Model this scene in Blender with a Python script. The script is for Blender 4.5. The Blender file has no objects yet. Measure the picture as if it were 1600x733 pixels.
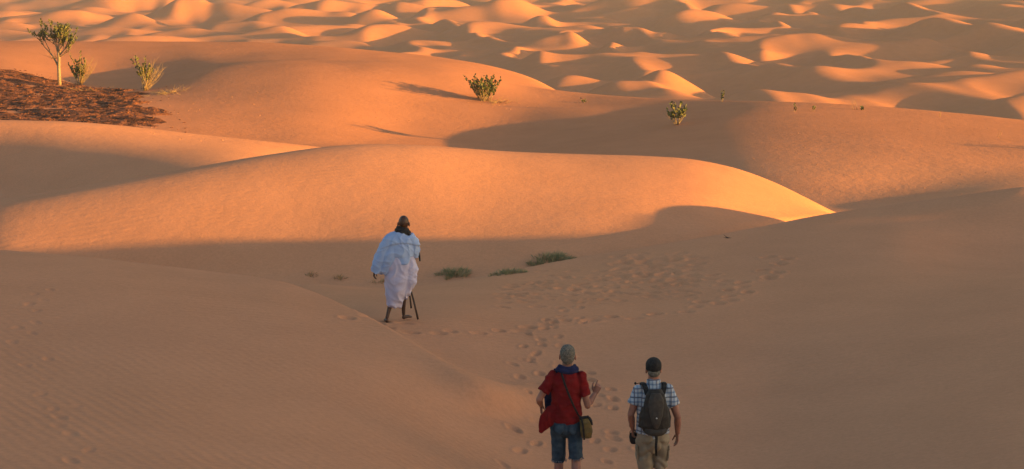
import bpy, bmesh, math, random
import numpy as np
from mathutils import Vector, Matrix

# ------------------------------------------------------------------ camera, sky, sun, exposure
scene = bpy.context.scene
COL = scene.collection
PITCH = math.atan((366.5 + 100) / 2700.0)
camd = bpy.data.cameras.new("camera")
cam = bpy.data.objects.new("camera", camd)
COL.objects.link(cam)
cam.location = (0, 0, 0)
cam.rotation_euler = (math.pi / 2 - PITCH, 0, 0)
camd.sensor_width = 36.0
camd.lens = 36.0 * 2700 / 1600
camd.clip_start = 0.1
camd.clip_end = 9000
scene.camera = cam

SUN_EL = math.radians(5.4)
SUN_AZ = math.radians(105.0)          # clockwise from +Y
world = bpy.data.worlds.new("World")
scene.world = world
world.use_nodes = True
nt = world.node_tree
sky = nt.nodes.new('ShaderNodeTexSky')
sky.sky_type = 'NISHITA'
sky.sun_disc = False
sky.sun_elevation = SUN_EL
sky.sun_rotation = SUN_AZ
sky.air_density = 1.0
sky.dust_density = 1.5
bg = nt.nodes['Background']
bg.inputs['Strength'].default_value = 0.112
nt.links.new(sky.outputs[0], bg.inputs['Color'])
sund = bpy.data.lights.new("sun", 'SUN')
sund.energy = 5.0
sund.color = (1.0, 0.50, 0.085)
sund.angle = math.radians(0.4)
sun = bpy.data.objects.new("sun", sund)
COL.objects.link(sun)
sv = Vector((math.sin(SUN_AZ) * math.cos(SUN_EL), math.cos(SUN_AZ) * math.cos(SUN_EL), math.sin(SUN_EL)))
sun.rotation_euler = sv.to_track_quat('Z', 'Y').to_euler()
sun.location = sv * 50
scene.view_settings.view_transform = 'Standard'
scene.view_settings.look = 'None'
scene.view_settings.gamma = 1.0
scene.view_settings.use_curve_mapping = False
scene.view_settings.exposure = 1.78

rng = np.random.RandomState(7)
random.seed(11)

# ------------------------------------------------------------------ helpers
CX, CY, F = 800.0, 366.5, 2700.0
CP, SP = math.cos(PITCH), math.sin(PITCH)

def ray(u, v):
    """direction through a photo pixel, scaled to forward distance 1: (x/Y, z/Y)"""
    up = CY - v
    fy = F * CP + up * SP
    return (u - CX) / fy, (-F * SP + up * CP) / fy

def tag(o, label=None, cat=None, group=None, kind=None):
    if label: o['label'] = label
    if cat: o['category'] = cat
    if group: o['group'] = group
    if kind: o['kind'] = kind
    return o

def empty(name, loc, rz=0.0):
    o = bpy.data.objects.new(name, None)
    COL.objects.link(o)
    o.location = loc
    o.rotation_euler = (0, 0, rz)
    o.empty_display_size = 0.2
    return o

def mat(name, color, rough=0.9, spec=0.2, noise=None, bump=None):
    m = bpy.data.materials.new(name)
    m.use_nodes = True
    n = m.node_tree.nodes; l = m.node_tree.links
    b = n['Principled BSDF']
    b.inputs['Base Color'].default_value = (*color, 1)
    b.inputs['Roughness'].default_value = rough
    b.inputs['Specular IOR Level'].default_value = spec
    tc = n.new('ShaderNodeTexCoord')
    if noise:
        sc, col2, lo, hi = noise
        t = n.new('ShaderNodeTexNoise'); t.inputs['Scale'].default_value = sc; t.inputs['Detail'].default_value = 4
        r = n.new('ShaderNodeMapRange'); r.inputs[1].default_value = lo; r.inputs[2].default_value = hi
        mx = n.new('ShaderNodeMix'); mx.data_type = 'RGBA'
        mx.inputs[6].default_value = (*color, 1); mx.inputs[7].default_value = (*col2, 1)
        l.new(tc.outputs['Object'], t.inputs['Vector']); l.new(t.outputs[0], r.inputs[0])
        l.new(r.outputs[0], mx.inputs[0]); l.new(mx.outputs[2], b.inputs['Base Color'])
    if bump:
        sc, st, dist = bump
        t = n.new('ShaderNodeTexNoise'); t.inputs['Scale'].default_value = sc; t.inputs['Detail'].default_value = 3
        bp = n.new('ShaderNodeBump'); bp.inputs['Strength'].default_value = st; bp.inputs['Distance'].default_value = dist
        l.new(tc.outputs['Object'], t.inputs['Vector']); l.new(t.outputs[0], bp.inputs['Height'])
        l.new(bp.outputs[0], b.inputs['Normal'])
    return m

def hash2(i, j, seed):
    h = np.sin(i * 127.1 + j * 311.7 + seed * 74.7) * 43758.5453
    return h - np.floor(h)

def vnoise(x, y, seed=0):
    xi = np.floor(x); yi = np.floor(y)
    fx = x - xi; fy = y - yi
    fx = fx * fx * fx * (fx * (fx * 6 - 15) + 10); fy = fy * fy * fy * (fy * (fy * 6 - 15) + 10)
    a = hash2(xi, yi, seed); b = hash2(xi + 1, yi, seed); c = hash2(xi, yi + 1, seed); d = hash2(xi + 1, yi + 1, seed)
    return (a + (b - a) * fx) * (1 - fy) + (c + (d - c) * fx) * fy - 0.5

def smooth01(t):
    t = np.clip(t, 0, 1)
    return t * t * (3 - 2 * t)

# ------------------------------------------------------------------ the dunes
# Each track is a line on the sand that runs across the view (foot, crest, hollow ...), from near to far.
# entries: (u, Y, v) seen at photo height v, or (u, Y, 'z', z)
U = 'z'
TR = [
 [(-500, 2, U, -1.75), (2100, 2, U, -1.75)],
 [(-500, 6.5, U, -3.0), (800, 6.5, U, -3.2), (2100, 6.5, U, -2.9)],
 [(-500, 14, 760), (0, 14.5, 733), (250, 15, 733), (500, 16, 733), (650, 17, 735), (780, 18.3, 760), (890, 18.6, 789), (1010, 18.6, 811),
  (1200, 18.6, 800), (1400, 18.3, 765), (1600, 17.6, 745), (2100, 16, 720)],
 [(-500, 18, 570), (0, 18.7, 600), (250, 19.2, 600), (500, 20.5, 600), (650, 21.4, 620), (780, 22.4, 660), (890, 22.6, 670), (1010, 22.6, 675),
  (1200, 22.6, 668), (1400, 22.2, 640), (1600, 21.5, 620), (2100, 20, 600)],
 [(-500, 30, 360), (0, 30, 393), (150, 30, 403), (250, 30, 413), (350, 29.6, 425), (440, 28.7, 438), (500, 27.7, 458), (550, 26.5, 480), (600, 25.3, 505), (650, 24.2, 537),
  (700, 23.2, 570), (740, 22.7, 590), (780, 22.7, 607), (830, 23.6, 617), (900, 24.6, 612), (1000, 25.4, 598), (1200, 25.4, 592), (1400, 25, 570), (1600, 24.3, 550), (2100, 24, 460)],
 [(-500, 32, U, -6.4), (0, 32, U, -6.6), (250, 31.8, U, -6.7), (440, 30.6, U, -6.55), (500, 29.5, U, -6.4), (550, 28.3, U, -6.33), (600, 27.2, U, -6.24), (650, 26.2, U, -6.30), (700, 25.4, U, -6.43), (740, 25.1, U, -6.47), (780, 25.3, 590), (830, 26, 580), (900, 26.6, 570), (1000, 27, 560),
  (1200, 27, 548), (1400, 27, 520), (1600, 26.5, 503), (2100, 26.5, 470)],
 [(-500, 33.5, U, -7.2), (0, 33.5, U, -7.3), (250, 33, U, -7.2), (440, 31.5, U, -7.0), (520, 30.5, U, -6.85), (580, 29.0, 498), (700, 29.0, 497), (800, 29.5, 503), (1000, 30, 502),
  (1200, 30, 492), (1400, 29.5, 480), (1600, 29, 462), (2100, 29, 430)],
 [(-500, 36, U, -8.0), (0, 36, U, -8.0), (250, 35.6, U, -7.9), (440, 35.2, U, -7.4), (600, 34, 465), (760, 35, 448), (850, 36, 437), (1000, 36.6, 421), (1100, 36.9, 407), (1200, 37.1, 394), (1290, 37.3, 382), (1400, 37.5, 372), (1500, 38.0, 380), (1600, 38.3, 383), (2100, 37, U, -6.5)],
 [(-500, 38, U, -8.3), (0, 38, U, -8.3), (250, 38, U, -8.2), (400, 37.7, U, -7.8), (480, 37.5, 442), (600, 37.5, 452), (690, 37.5, 441), (760, 37.7, 429), (850, 38.4, 410), (1000, 39.3, 387), (1100, 39.8, 371),
  (1200, 41.3, 352), (1290, 42.4, 333), (1400, 42.7, 318), (1500, 42.4, 304), (1600, 42.2, 290), (2100, 42, U, -6.35)],
 [(-500, 42, U, -8.7), (0, 41, U, -8.3), (250, 41, U, -8.3), (500, 39.9, U, -8.15), (650, 39.6, U, -8.05), (800, 39.5, U, -7.85), (1000, 40.5, U, -7.62), (1100, 41.6, U, -7.6), (1200, 43.9, U, -7.7), (1300, 46, U, -8.2),
  (1400, 47, U, -8.8), (1600, 47, U, -8.8), (2100, 43.6, U, -8.1)],
 [(-500, 46, U, -8.2), (0, 42.7, 377), (250, 42.3, 383), (500, 42.0, 383), (650, 41.7, 382), (800, 41.5, 380), (900, 41.5, 377), (1000, 41.9, 370), (1100, 42.9, 359), (1200, 45.4, 340), (1290, 47.4, 335),
  (1400, 51.5, U, -9.0), (1600, 52, U, -9.2), (2100, 49, U, -9.0)],
 [(-500, 48, U, -8.1), (0, 44.9, 320), (100, 45.2, 303), (200, 45.7, 285), (290, 46.3, 268), (400, 47.1, 246), (490, 47.8, 233), (560, 48.2, 229), (650, 48.6, 231), (800, 49.2, 242),
  (900, 49.6, 245), (1000, 49.8, 247), (1080, 49.9, 253), (1150, 49.8, 268), (1200, 49.6, 287), (1250, 49.1, 311), (1290, 48.8, 333), (1340, 54, U, -9.0), (1400, 56, U, -9.2), (1600, 55, U, -9.3), (2100, 52, U, -9.2)],
 [(-500, 56, U, -9.4), (0, 55, U, -8.5), (250, 51.8, U, -7.7), (400, 51.3, U, -7.05), (500, 53.5, U, -7.4), (560, 58, U, -8.6), (650, 63, U, -9.7), (800, 66, U, -10.1), (1000, 65, U, -9.9), (1150, 63, U, -9.6), (1220, 62, 315),
  (1290, 61, 328), (1400, 61, 316), (1600, 62.7, 285), (2100, 66, U, -9.2)],
 [(-500, 64, U, -8.6), (0, 60, 244), (120, 58.2, 243), (250, 57, 243), (400, 55.5, U, -7.2), (500, 58.5, U, -8.0), (560, 63, U, -9.0), (650, 71, U, -9.9), (800, 73, U, -10.3), (1000, 69, U, -9.7), (1150, 66, 270), (1290, 65.3, 270), (1400, 66, 268),
  (1600, 67.6, 262), (2100, 71, U, -9.2)],
 [(-500, 62, 185), (0, 62, 190), (100, 62.2, 192), (250, 63.5, 205), (400, 66, 222), (490, 69, 232), (560, 74, 240), (650, 79, U, -10.1), (800, 82, 238), (1000, 76, 232),
  (1200, 71.6, 232), (1400, 71.5, 232), (1600, 72.1, 238), (2100, 77, U, -9.0)],
 [(-500, 73, U, -9.0), (0, 73, U, -9.0), (250, 75, U, -9.2), (400, 79.5, 222), (500, 79.5, 226), (580, 83, 222), (650, 86, 216), (800, 90, 206), (1000, 83, 204), (1200, 78.5, 200), (1400, 78.5, 204), (1600, 77.5, 215), (2100, 80, 230)],
 [(-500, 94, 140), (0, 94, 152), (250, 93, 158), (500, 92, 158), (650, 95.5, 163), (755, 97.5, 157), (850, 97, 166), (1000, 92, 176), (1200, 84.5, 178), (1400, 84, 185), (1600, 82, 200), (2100, 84, 220)],
 [(-500, 104, 100), (0, 104, 112), (100, 104, 129), (180, 103.5, 137), (240, 103, 128), (310, 104, 108), (380, 105.5, 99), (450, 106, 95), (600, 105.5, 100), (700, 105, 111), (760, 104.5, 125), (820, 104, 140), (900, 102.5, 147),
  (1000, 99, 152), (1200, 90.5, 160), (1300, 89, 165), (1400, 88, 172), (1500, 86.5, 181), (1600, 85.3, 192), (2100, 88, 215)],
 [(-500, 112, 96), (0, 112, 101), (100, 112, 117), (180, 112, 121), (250, 112, 113), (310, 112, 101), (400, 113, 94), (500, 112.5, 93), (600, 112, 96), (700, 110.5, 106), (760, 109.5, 119), (820, 108, 135), (900, 106.5, U, -9.85),
  (1000, 105, U, -10.2), (1200, 97, U, -9.8), (1400, 94, U, -9.9), (1600, 92, U, -10.4), (2100, 94, U, -11)],
 [(-500, 124, 62), (0, 124, 65), (150, 124, 67), (300, 124, 67), (400, 123.5, 69), (500, 122, 75), (600, 120, 83), (700, 117.5, 94), (750, 116, 102), (800, 114, 115), (850, 112.5, 129), (900, 111.5, U, -10.7), (1000, 111, U, -11.4),
  (1200, 105, U, -11.3), (1400, 104, U, -11.8), (1600, 102, U, -12), (2100, 105, U, -12)],
 [(-500, 150, U, -14), (600, 148, U, -14.5), (1000, 145, U, -17), (2100, 140, U, -17)],
 [(-500, 205, U, -23.5), (2100, 205, U, -24)],
 [(-500, 260, U, -25), (2100, 260, U, -25)],
 [(-500, 9000, U, -25), (2100, 9000, U, -25)],
]
AT = np.arange(-0.56, 0.5601, 0.001)
TY, TZ = [], []
def gsm(arr, sig):
    k = int(sig * 3); w = np.exp(-0.5 * (np.arange(-k, k + 1) / sig) ** 2); w /= w.sum()
    return np.convolve(np.pad(arr, k, mode='edge'), w, mode='valid')
for tr in TR:
    a, yy, zz = [], [], []
    for e in tr:
        if len(e) == 4:
            a.append((e[0] - CX) / F); yy.append(e[1]); zz.append(e[3])
        else:
            ax, az = ray(e[0], e[2])
            a.append(ax); yy.append(e[1]); zz.append(az * e[1])
    kk = len(TY); sg = 24 if kk < 4 else (8 if kk < 12 else (20 if kk < 17 else 9))
    TY.append(gsm(np.interp(AT, a, yy), sg + 2)); TZ.append(gsm(np.interp(AT, a, zz), sg))
TY = np.array(TY); TZ = np.array(TZ)          # tracks x azimuth
for k in range(1, len(TY)): TY[k] = np.maximum(TY[k], TY[k - 1] + 0.6)
_h = np.diff(TY, axis=0); _d = np.diff(TZ, axis=0) / _h
_m = np.zeros_like(TZ)
for k in range(1, len(TZ) - 1):
    d0, d1, h0, h1 = _d[k - 1], _d[k], _h[k - 1], _h[k]
    w1 = 2 * h1 + h0; w2 = h1 + 2 * h0
    same = (d0 * d1) > 0
    hm = (w1 + w2) / (w1 / np.where(d0 == 0, 1e-9, d0) + w2 / np.where(d1 == 0, 1e-9, d1))
    _m[k] = np.where(same, hm, 0.0)
_m[0] = _d[0]; _m[-1] = 0
for k in range(len(_m)): _m[k] = gsm(_m[k], 16)

def base_height(x, y):
    r = np.hypot(x, y); th = np.arctan2(x, y)
    thc = np.clip(th, -math.atan(0.55), math.atan(0.55))
    a = np.tan(thc); Y = r * np.cos(thc)
    fi = (a - AT[0]) / 0.001
    i = np.clip(np.floor(fi).astype(int), 0, len(AT) - 2); f = fi - i
    def at(T, k): return T[k, i] * (1 - f) + T[k, i + 1] * f
    z = np.full(np.shape(Y), -1.75) + 0.0
    for k in range(len(TY) - 1):
        y0 = at(TY, k); y1 = at(TY, k + 1)
        s = (Y >= y0) & (Y < y1)
        if not s.any(): continue
        h = y1 - y0; t = np.clip((Y - y0) / h, 0, 1)
        v = ((2 * t**3 - 3 * t**2 + 1) * at(TZ, k) + (t**3 - 2 * t**2 + t) * h * at(_m, k)
             + (-2 * t**3 + 3 * t**2) * at(TZ, k + 1) + (t**3 - t**2) * h * at(_m, k + 1))
        z = np.where(s, v, z)
    return z

def ridge(x, y, p0, p1, w, z0, z1, cur):
    """a long dune outside the frame: lifts the sand to height z0..z1 along p0-p1"""
    dx, dy = p1[0] - p0[0], p1[1] - p0[1]; L2 = dx * dx + dy * dy
    t = np.clip(((x - p0[0]) * dx + (y - p0[1]) * dy) / L2, 0, 1)
    d = np.hypot(x - p0[0] - t * dx, y - p0[1] - t * dy)
    k = smooth01(1 - d / w)
    return cur + k * np.maximum(z0 + (z1 - z0) * t - cur, 0)

OFFS = [  # off-frame dunes that throw the evening shade over the foreground
  ((84, -60), (81, -16), 26, 6.4, 5.2), ((81, -16), (80, 5.5), 26, 5.2, 3.6), ((80, 5.5), (80, 18.5), 18, 3.6, 0.0), ((80, 18.5), (80, 30), 12, 0.0, -5),
  ((41, -14), (38, 8), 11, 1.8, -0.5), ((38, 8), (38, 18), 9, -0.5, -0.7), ((38, 18), (38, 29.3), 8, -0.5, -2.85), ((38, 29.3), (38, 31.2), 5, -2.85, -3.6), ((38, 31.2), (38, 33), 4, -3.6, -4.05), ((38, 33.2), (38, 34.8), 3, -3.95, -3.65), ((38, 34.8), (38, 36), 4, -3.7, -5.2)]

def height(x, y):
    z = base_height(x, y)
    r = np.hypot(x, y)
    # gentle unevenness of the sand
    z = z + 0.05 * vnoise(x / 3.1, y / 4.3, 1) * smooth01((r - 4) / 8) + 0.10 * vnoise(x / 9 + 3, y / 7, 2) * smooth01((r - 10) / 15)
    z = z + 0.25 * vnoise(x / 14, y / 12, 5) * smooth01((r - 62) / 20)
    th = np.abs(np.arctan2(x, y))
    z = z + smooth01((th - 0.42) / 0.5) * smooth01((r - 8) / 30) * (2.5 * vnoise(x / 28, y / 28, 3) + 1.2 * vnoise(x / 13, y / 13, 4))
    for o in OFFS: z = ridge(x, y, o[0], o[1], o[2], o[3], o[4], z)
    # sea of dunes: low swell between the mounds
    k = smooth01((r - 170) / 70) * (1 - 0.75 * smooth01((x - 55) / 25) * smooth01((340 - y) / 60))
    k2 = smooth01((r - 170) / 70)
    k = k * (1 - 0.45 * smooth01((-x - 45) / 30))
    n = vnoise(x / 34, y / 30, 11) * 1.0 + vnoise(x / 15 + 0.3 * y / 15, y / 19, 12) * 1.0
    wx = x + 14 * vnoise(x / 45, y / 45, 14) + 0.15 * y
    rd = 1 - 2 * (np.sqrt(vnoise(wx / 21, y / 46, 13) ** 2 + 0.0006) - 0.0245)
    rd2 = 1 - 2 * (np.sqrt(vnoise(wx / 12 + 5, y / 26, 15) ** 2 + 0.001) - 0.0316)
    z = z + k2 * 0.045 * 260 * np.tanh(x / 260)
    z = z + k * (n * 0.6 + 4.1 * (np.maximum(rd, 0) ** 1.2 - 0.9) + 1.8 * (rd2 - 0.72))
    return z

# the grid: polar round the camera, fine inside the view
tt = np.arange(-0.345, 0.3451, 0.00095)
side = []
th = math.atan(0.345); st = 0.0012
while th < math.pi - 0.01:
    st = min(st * 1.07, 0.05); th += st
    if th < math.pi - 0.02: side.append(th)
TH = np.concatenate([-np.array(side[::-1]), np.arctan(tt), np.array(side)])
RR = np.concatenate([np.arange(0.4, 12, 0.25), np.arange(12, 47, 0.058), np.arange(47, 135, 0.25), np.arange(135, 250, 1.6), np.arange(250, 760, 0.9),
                     760 * 1.016 ** np.arange(0, 140)])
NT, NR = len(TH), len(RR)
GX = RR[:, None] * np.sin(TH)[None, :]
GY = RR[:, None] * np.cos(TH)[None, :]
GZ = np.zeros_like(GX)
for i0 in range(0, NR, 100):
    GZ[i0:i0 + 100] = height(GX[i0:i0 + 100], GY[i0:i0 + 100])

def window(x0, y0, R):
    r = math.hypot(x0, y0); t = math.atan2(x0, y0)
    i0, i1 = np.searchsorted(RR, [r - R, r + R])
    dt = R / max(r, R) * 1.05
    j0, j1 = np.searchsorted(TH, [t - dt, t + dt])
    return slice(i0, i1), slice(j0, j1)

def ground(x, y):
    r = math.hypot(x, y); t = math.atan2(x, y)
    i = min(max(int(np.searchsorted(RR, r)) - 1, 0), NR - 2); j = min(max(int(np.searchsorted(TH, t)) - 1, 0), NT - 2)
    fr = min(max((r - RR[i]) / (RR[i + 1] - RR[i]), 0), 1); ft = min(max((t - TH[j]) / (TH[j + 1] - TH[j]), 0), 1)
    return float((GZ[i, j] * (1 - ft) + GZ[i, j + 1] * ft) * (1 - fr) + (GZ[i + 1, j] * (1 - ft) + GZ[i + 1, j + 1] * ft) * fr)

def hit(u, v, ymin=8, ymax=900):
    """where the sight line through a photo pixel meets the sand (beyond ymin)"""
    ax, az = ray(u, v); y = ymin; prev = None
    while y < ymax:
        d = az * y - ground(ax * y, y)
        if d <= 0 and prev is not None and prev > 0:
            y2 = y - step * prev / 1.0 / (prev - d) * 0 - step + step * prev / (prev - d)
            return ax * y2, y2, ground(ax * y2, y2)
        prev = d; step = 0.05 + y * 0.002; y += step
    return ax * ymax, ymax, ground(ax * ymax, ymax)

# the mounds of the far dune sea: (u0, u1, v_top, v_foot)
FAR = [(-30,22,8,19),(30,96,2,19),(70,130,-6,5),(13,72,26,36),(88,157,9,31),(157,238,16,31),(118,195,28,49),(160,275,47,67),(278,355,48,65),(245,306,41,53),
 (245,282,27,36),(190,253,5,24),(196,222,-4,8),(340,402,25,41),(355,402,15,25),(360,392,58,66),(76,118,-10,3),(-40,30,40,52),
 (398,460,32,52),(459,543,34,52),(470,592,-2,18),(580,662,-4,16),(626,706,8,20),(540,582,21,32),(541,624,33,48),(560,644,48,61),(634,752,27,36),(720,785,30,45),
 (748,775,55,63),(398,442,58,68),(760,850,-8,6),
 (800,882,20,37),(795,862,10,21),(842,902,49,65),(938,1008,38,56),(952,1044,-2,29),(1022,1059,28,40),(1045,1104,20,33),(1040,1120,2,20),(1117,1182,2,15),(958,985,68,78),
 (820,942,77,101),(806,922,99,114),(842,910,113,133),(992,1082,96,130),(1030,1120,82,101),(1074,1162,115,130),(902,1014,128,153),(1008,1070,136,151),
 (1098,1200,54,68),(1122,1185,69,78),(1135,1185,85,96),(1144,1215,104,128),(1196,1252,45,70),(1180,1282,109,127),(1196,1230,97,111),(1282,1352,31,52),
 (1270,1330,52,63),(1313,1346,9,19),(1340,1506,-3,16),(1398,1482,40,55),(1450,1532,15,40),(1448,1596,41,71),(1453,1520,83,98),(1380,1444,96,105),
 (1488,1550,97,111),(1360,1448,120,139),(1298,1340,85,92),(1564,1640,67,80),(1575,1640,14,27),(1536,1566,8,16),(1200,1215,15,25),(1190,1240,28,36)]

def mound(x0, y0, h, L, W, rot, asym, bend):
    R = L * 1.25 + W * 1.7
    si, sj = window(x0, y0, R)
    dx = GX[si, sj] - x0; dy = GY[si, sj] - y0
    c, s = math.cos(rot), math.sin(rot)
    p = dx * c + dy * s; q = -dx * s + dy * c
    p = p / L; q = q - bend * W * p * p
    e = np.clip(1 - (p * p) ** 0.8 * (0.72 + 0.28 * np.sign(p) * asym), 0, 1) ** 1.2
    qn = np.where(q < 0, -q / (W * 1.25), q / (W * 0.75))
    g = np.exp(-1.9 * (np.sqrt(qn * qn + 0.006) - 0.077) ** 1.35)
    g = np.where(qn > 1.6, g * np.clip(1 - (qn - 1.6) / 0.8, 0, 1), g)
    GZ[si, sj] += h * e * g

for (u0, u1, vt, vf) in FAR:
    vf2 = vf + 3
    ax, az = ray((u0 + u1) / 2, vf2)
    Yb = hit((u0 + u1) / 2, vf2, 160)[1] if vf2 > 12 else -24.3 / az
    hw = (u1 - u0) / 2 / F * Yb
    W = 4.2 + 0.34 * hw + random.uniform(-0.5, 1.0)
    Yc = Yb + W * 0.8
    ax2, az2 = ray((u0 + u1) / 2, vt)
    h = az2 * Yc - ground(ax2 * Yc, Yc)
    if h < 0.5: h = 0.5
    h = min(h, 2.5 if u1 < 420 else 3.0) * (0.7 if u1 < 420 else 0.85)
    mound(ax2 * Yc, Yc, h, hw * 1.5 + 2, W, random.uniform(-0.25, 0.45), random.uniform(-0.6, 0.6), random.uniform(-0.4, 0.5))
# the big dune at the right edge of the sea of dunes and its dark neighbour
def far_dune(u, v, Y, L, W, rot, bend=0.0):
    ax, az = ray(u, v)
    mound(ax * Y, Y, az * Y - height(np.array([ax * Y]), np.array([Y]))[0], L, W, rot, 0.0, bend)
far_dune(1610, 106, 258, 44, 11, 0.5)
far_dune(1190, 136, 235, 20, 12, -0.1)
far_dune(1540, 158, 218, 16, 9, 0.1)
# random mounds beyond and outside the part that the list above covers
for i in range(260):
    y0 = 560 * math.exp(random.random() * 1.5); x0 = random.uniform(-0.42, 0.42) * y0
    mound(x0, y0, random.uniform(2.2, 5.5) * (1 + (y0 - 560) / 1200), random.uniform(10, 26), random.uniform(6, 11), random.uniform(-0.4, 0.5), random.uniform(-.6, .6), random.uniform(-.4, .5))
for i in range(160):
    y0 = random.uniform(220, 560); x0 = random.choice([-1, 1]) * random.uniform(0.31, 0.55) * y0
    if x0 > 0 and y0 < 340: continue
    mound(x0, y0, random.uniform(2, 4), random.uniform(8, 16), random.uniform(5, 8), random.uniform(-0.4, 0.5), random.uniform(-.6, .6), random.uniform(-.4, .5))
for i in range(50):
    y0 = 235 * math.exp(random.random() * 0.9); x0 = random.uniform(-0.33, 0.33) * y0
    mound(x0, y0, random.uniform(0.4, 1.3), random.uniform(6, 14), random.uniform(3, 6), random.uniform(-0.4, 0.5), random.uniform(-.6, .6), random.uniform(-.4, .5))
# the wind rounds the far crests
_i0 = int(np.searchsorted(RR, 165)); _far = GZ[_i0:].copy()
for _q in range(5):
    _far[1:-1] = 0.25 * _far[:-2] + 0.5 * _far[1:-1] + 0.25 * _far[2:]
for _q in range(14):
    _far[:, 1:-1] = 0.25 * _far[:, :-2] + 0.5 * _far[:, 1:-1] + 0.25 * _far[:, 2:]
_w = smooth01((RR[_i0:, None] - 165) / 30)
GZ[_i0:] = GZ[_i0:] * (1 - _w) + _far * _w
#@FOOTPRINTS@
# ------------------------------------------------------------------ footprints pressed into the sand
def stamp(x0, y0, ang, ln, wd, dp):
    si, sj = window(x0, y0, max(ln, wd) * 2.6)
    dx = GX[si, sj] - x0; dy = GY[si, sj] - y0
    c, s = math.cos(ang), math.sin(ang)
    d = np.sqrt(((dx * s + dy * c) / ln) ** 2 + ((dx * c - dy * s) / wd) ** 2)
    GZ[si, sj] += -dp * np.exp(-d ** 3.2) + 0.38 * dp * np.exp(-((d - 1.35) / 0.34) ** 2)

def trail(pix, step=0.36, dp=0.05, wob=0.12, ln=0.19, wd=0.085, skip=0.0):
    P = [hit(u, v, 12)[:2] for u, v in pix]
    out = []; side = 1; carry = 0.0
    for (xa, ya), (xb, yb) in zip(P[:-1], P[1:]):
        L = math.hypot(xb - xa, yb - ya); a = math.atan2(xb - xa, yb - ya); t = carry
        while t < L:
            side = -side
            if random.random() >= skip:
                out.append((xa + (xb - xa) * t / L + math.cos(a) * wob * side + random.gauss(0, .04), ya + (yb - ya) * t / L - math.sin(a) * wob * side + random.gauss(0, .06),
                            a + random.gauss(0, .2) + side * .12, ln * random.uniform(.65, 1.05), wd * random.uniform(.75, 1.15), dp * random.uniform(.6, 1.25)))
            t += step * random.uniform(.85, 1.2)
        carry = t - L
    return out

PR = []
PR += trail([(640, 519), (700, 521), (760, 519), (800, 516), (850, 507), (900, 501), (960, 497), (1010, 494), (1060, 489), (1100, 479), (1120, 472)], .44, .05, .08, .15, .12)
PR += trail([(1105, 474), (1160, 458), (1145, 448), (1175, 440), (1215, 432), (1203, 420), (1222, 410), (1208, 400)], .42, .055, .14, .17, .13)
PR += trail([(960, 720), (935, 700), (945, 680), (925, 655), (950, 630), (925, 606), (890, 585), (850, 570), (820, 556), (838, 535), (830, 515), (860, 500), (885, 487), (915, 476), (950, 465)], .50, .042, .13, .15, .07, .15)
PR += trail([(800, 730), (822, 706), (812, 680), (826, 640), (812, 606), (830, 586), (812, 570), (850, 548), (872, 528), (862, 508), (905, 492)], .55, .04, .12, .15, .07, .2)
PR += trail([(975, 720), (985, 690), (940, 650), (950, 612), (880, 560), (850, 530), (900, 500)], .60, .04, .12, .15, .07, .3)
PR += trail([(62, 452), (55, 475), (42, 500), (36, 525), (55, 545), (60, 565), (80, 605), (102, 628), (86, 650), (106, 672), (96, 695), (138, 722), (150, 760)], .42, .015, .10, .13, .065, .25)
PR += trail([(1000, 430), (1060, 425), (1100, 430), (1140, 447)], .5, .05, .12, .17, .15)
PR += trail([(560, 497), (600, 503), (625, 508)], .4, .04, .1, .16, .1)
for i in range(230):     # the trampled slope
    u = 780 + 310 * random.random() ** 0.9; v = random.gauss(452, 13) - (u - 880) * 0.07
    if not (415 < v < 482): continue
    x, y, z = hit(u, v, 12)
    PR.append((x, y, random.uniform(-1.2, 1.2), random.uniform(.07, .12), random.uniform(.08, .19), random.uniform(.015, .04)))
for i in range(60):
    u = random.uniform(960, 1090); v = random.uniform(395, 440)
    x, y, z = hit(u, v, 12)
    PR.append((x, y, random.uniform(-1.2, 1.2), random.uniform(.13, .2), random.uniform(.12, .22), random.uniform(.015, .035)))
for q in PR: stamp(*q)
def finish_terrain():
    verts = np.empty((NR * NT + 1, 3), dtype=np.float32)
    verts[:-1, 0] = GX.ravel(); verts[:-1, 1] = GY.ravel(); verts[:-1, 2] = GZ.ravel()
    verts[-1] = (0, 0, -1.75)
    i = np.arange(NR - 1)[:, None]; j = np.arange(NT)[None, :]; j2 = (j + 1) % NT
    q = np.stack([i * NT + j, (i * NT + j2) + 0 * i, (i + 1) * NT + j2, (i + 1) * NT + j], axis=-1).reshape(-1, 4)
    jj = np.arange(NT)
    t = np.stack([np.full(NT, NR * NT), (jj + 1) % NT, jj], axis=-1)
    me = bpy.data.meshes.new("sand_dunes")
    me.vertices.add(len(verts)); me.vertices.foreach_set("co", verts.ravel())
    nl = q.size + t.size
    me.loops.add(nl); me.loops.foreach_set("vertex_index", np.concatenate([q[:, ::-1].ravel(), t.ravel()]).astype(np.int32))
    nf = len(q) + len(t); me.polygons.add(nf)
    ls = np.concatenate([np.arange(len(q)) * 4, len(q) * 4 + np.arange(len(t)) * 3]).astype(np.int32)
    me.polygons.foreach_set("loop_start", ls)
    me.polygons.foreach_set("use_smooth", np.ones(nf, dtype=bool))
    me.update(calc_edges=True)
    o = bpy.data.objects.new("sand_dunes", me)
    COL.objects.link(o)
    tag(o, kind='structure')
    return o

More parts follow.
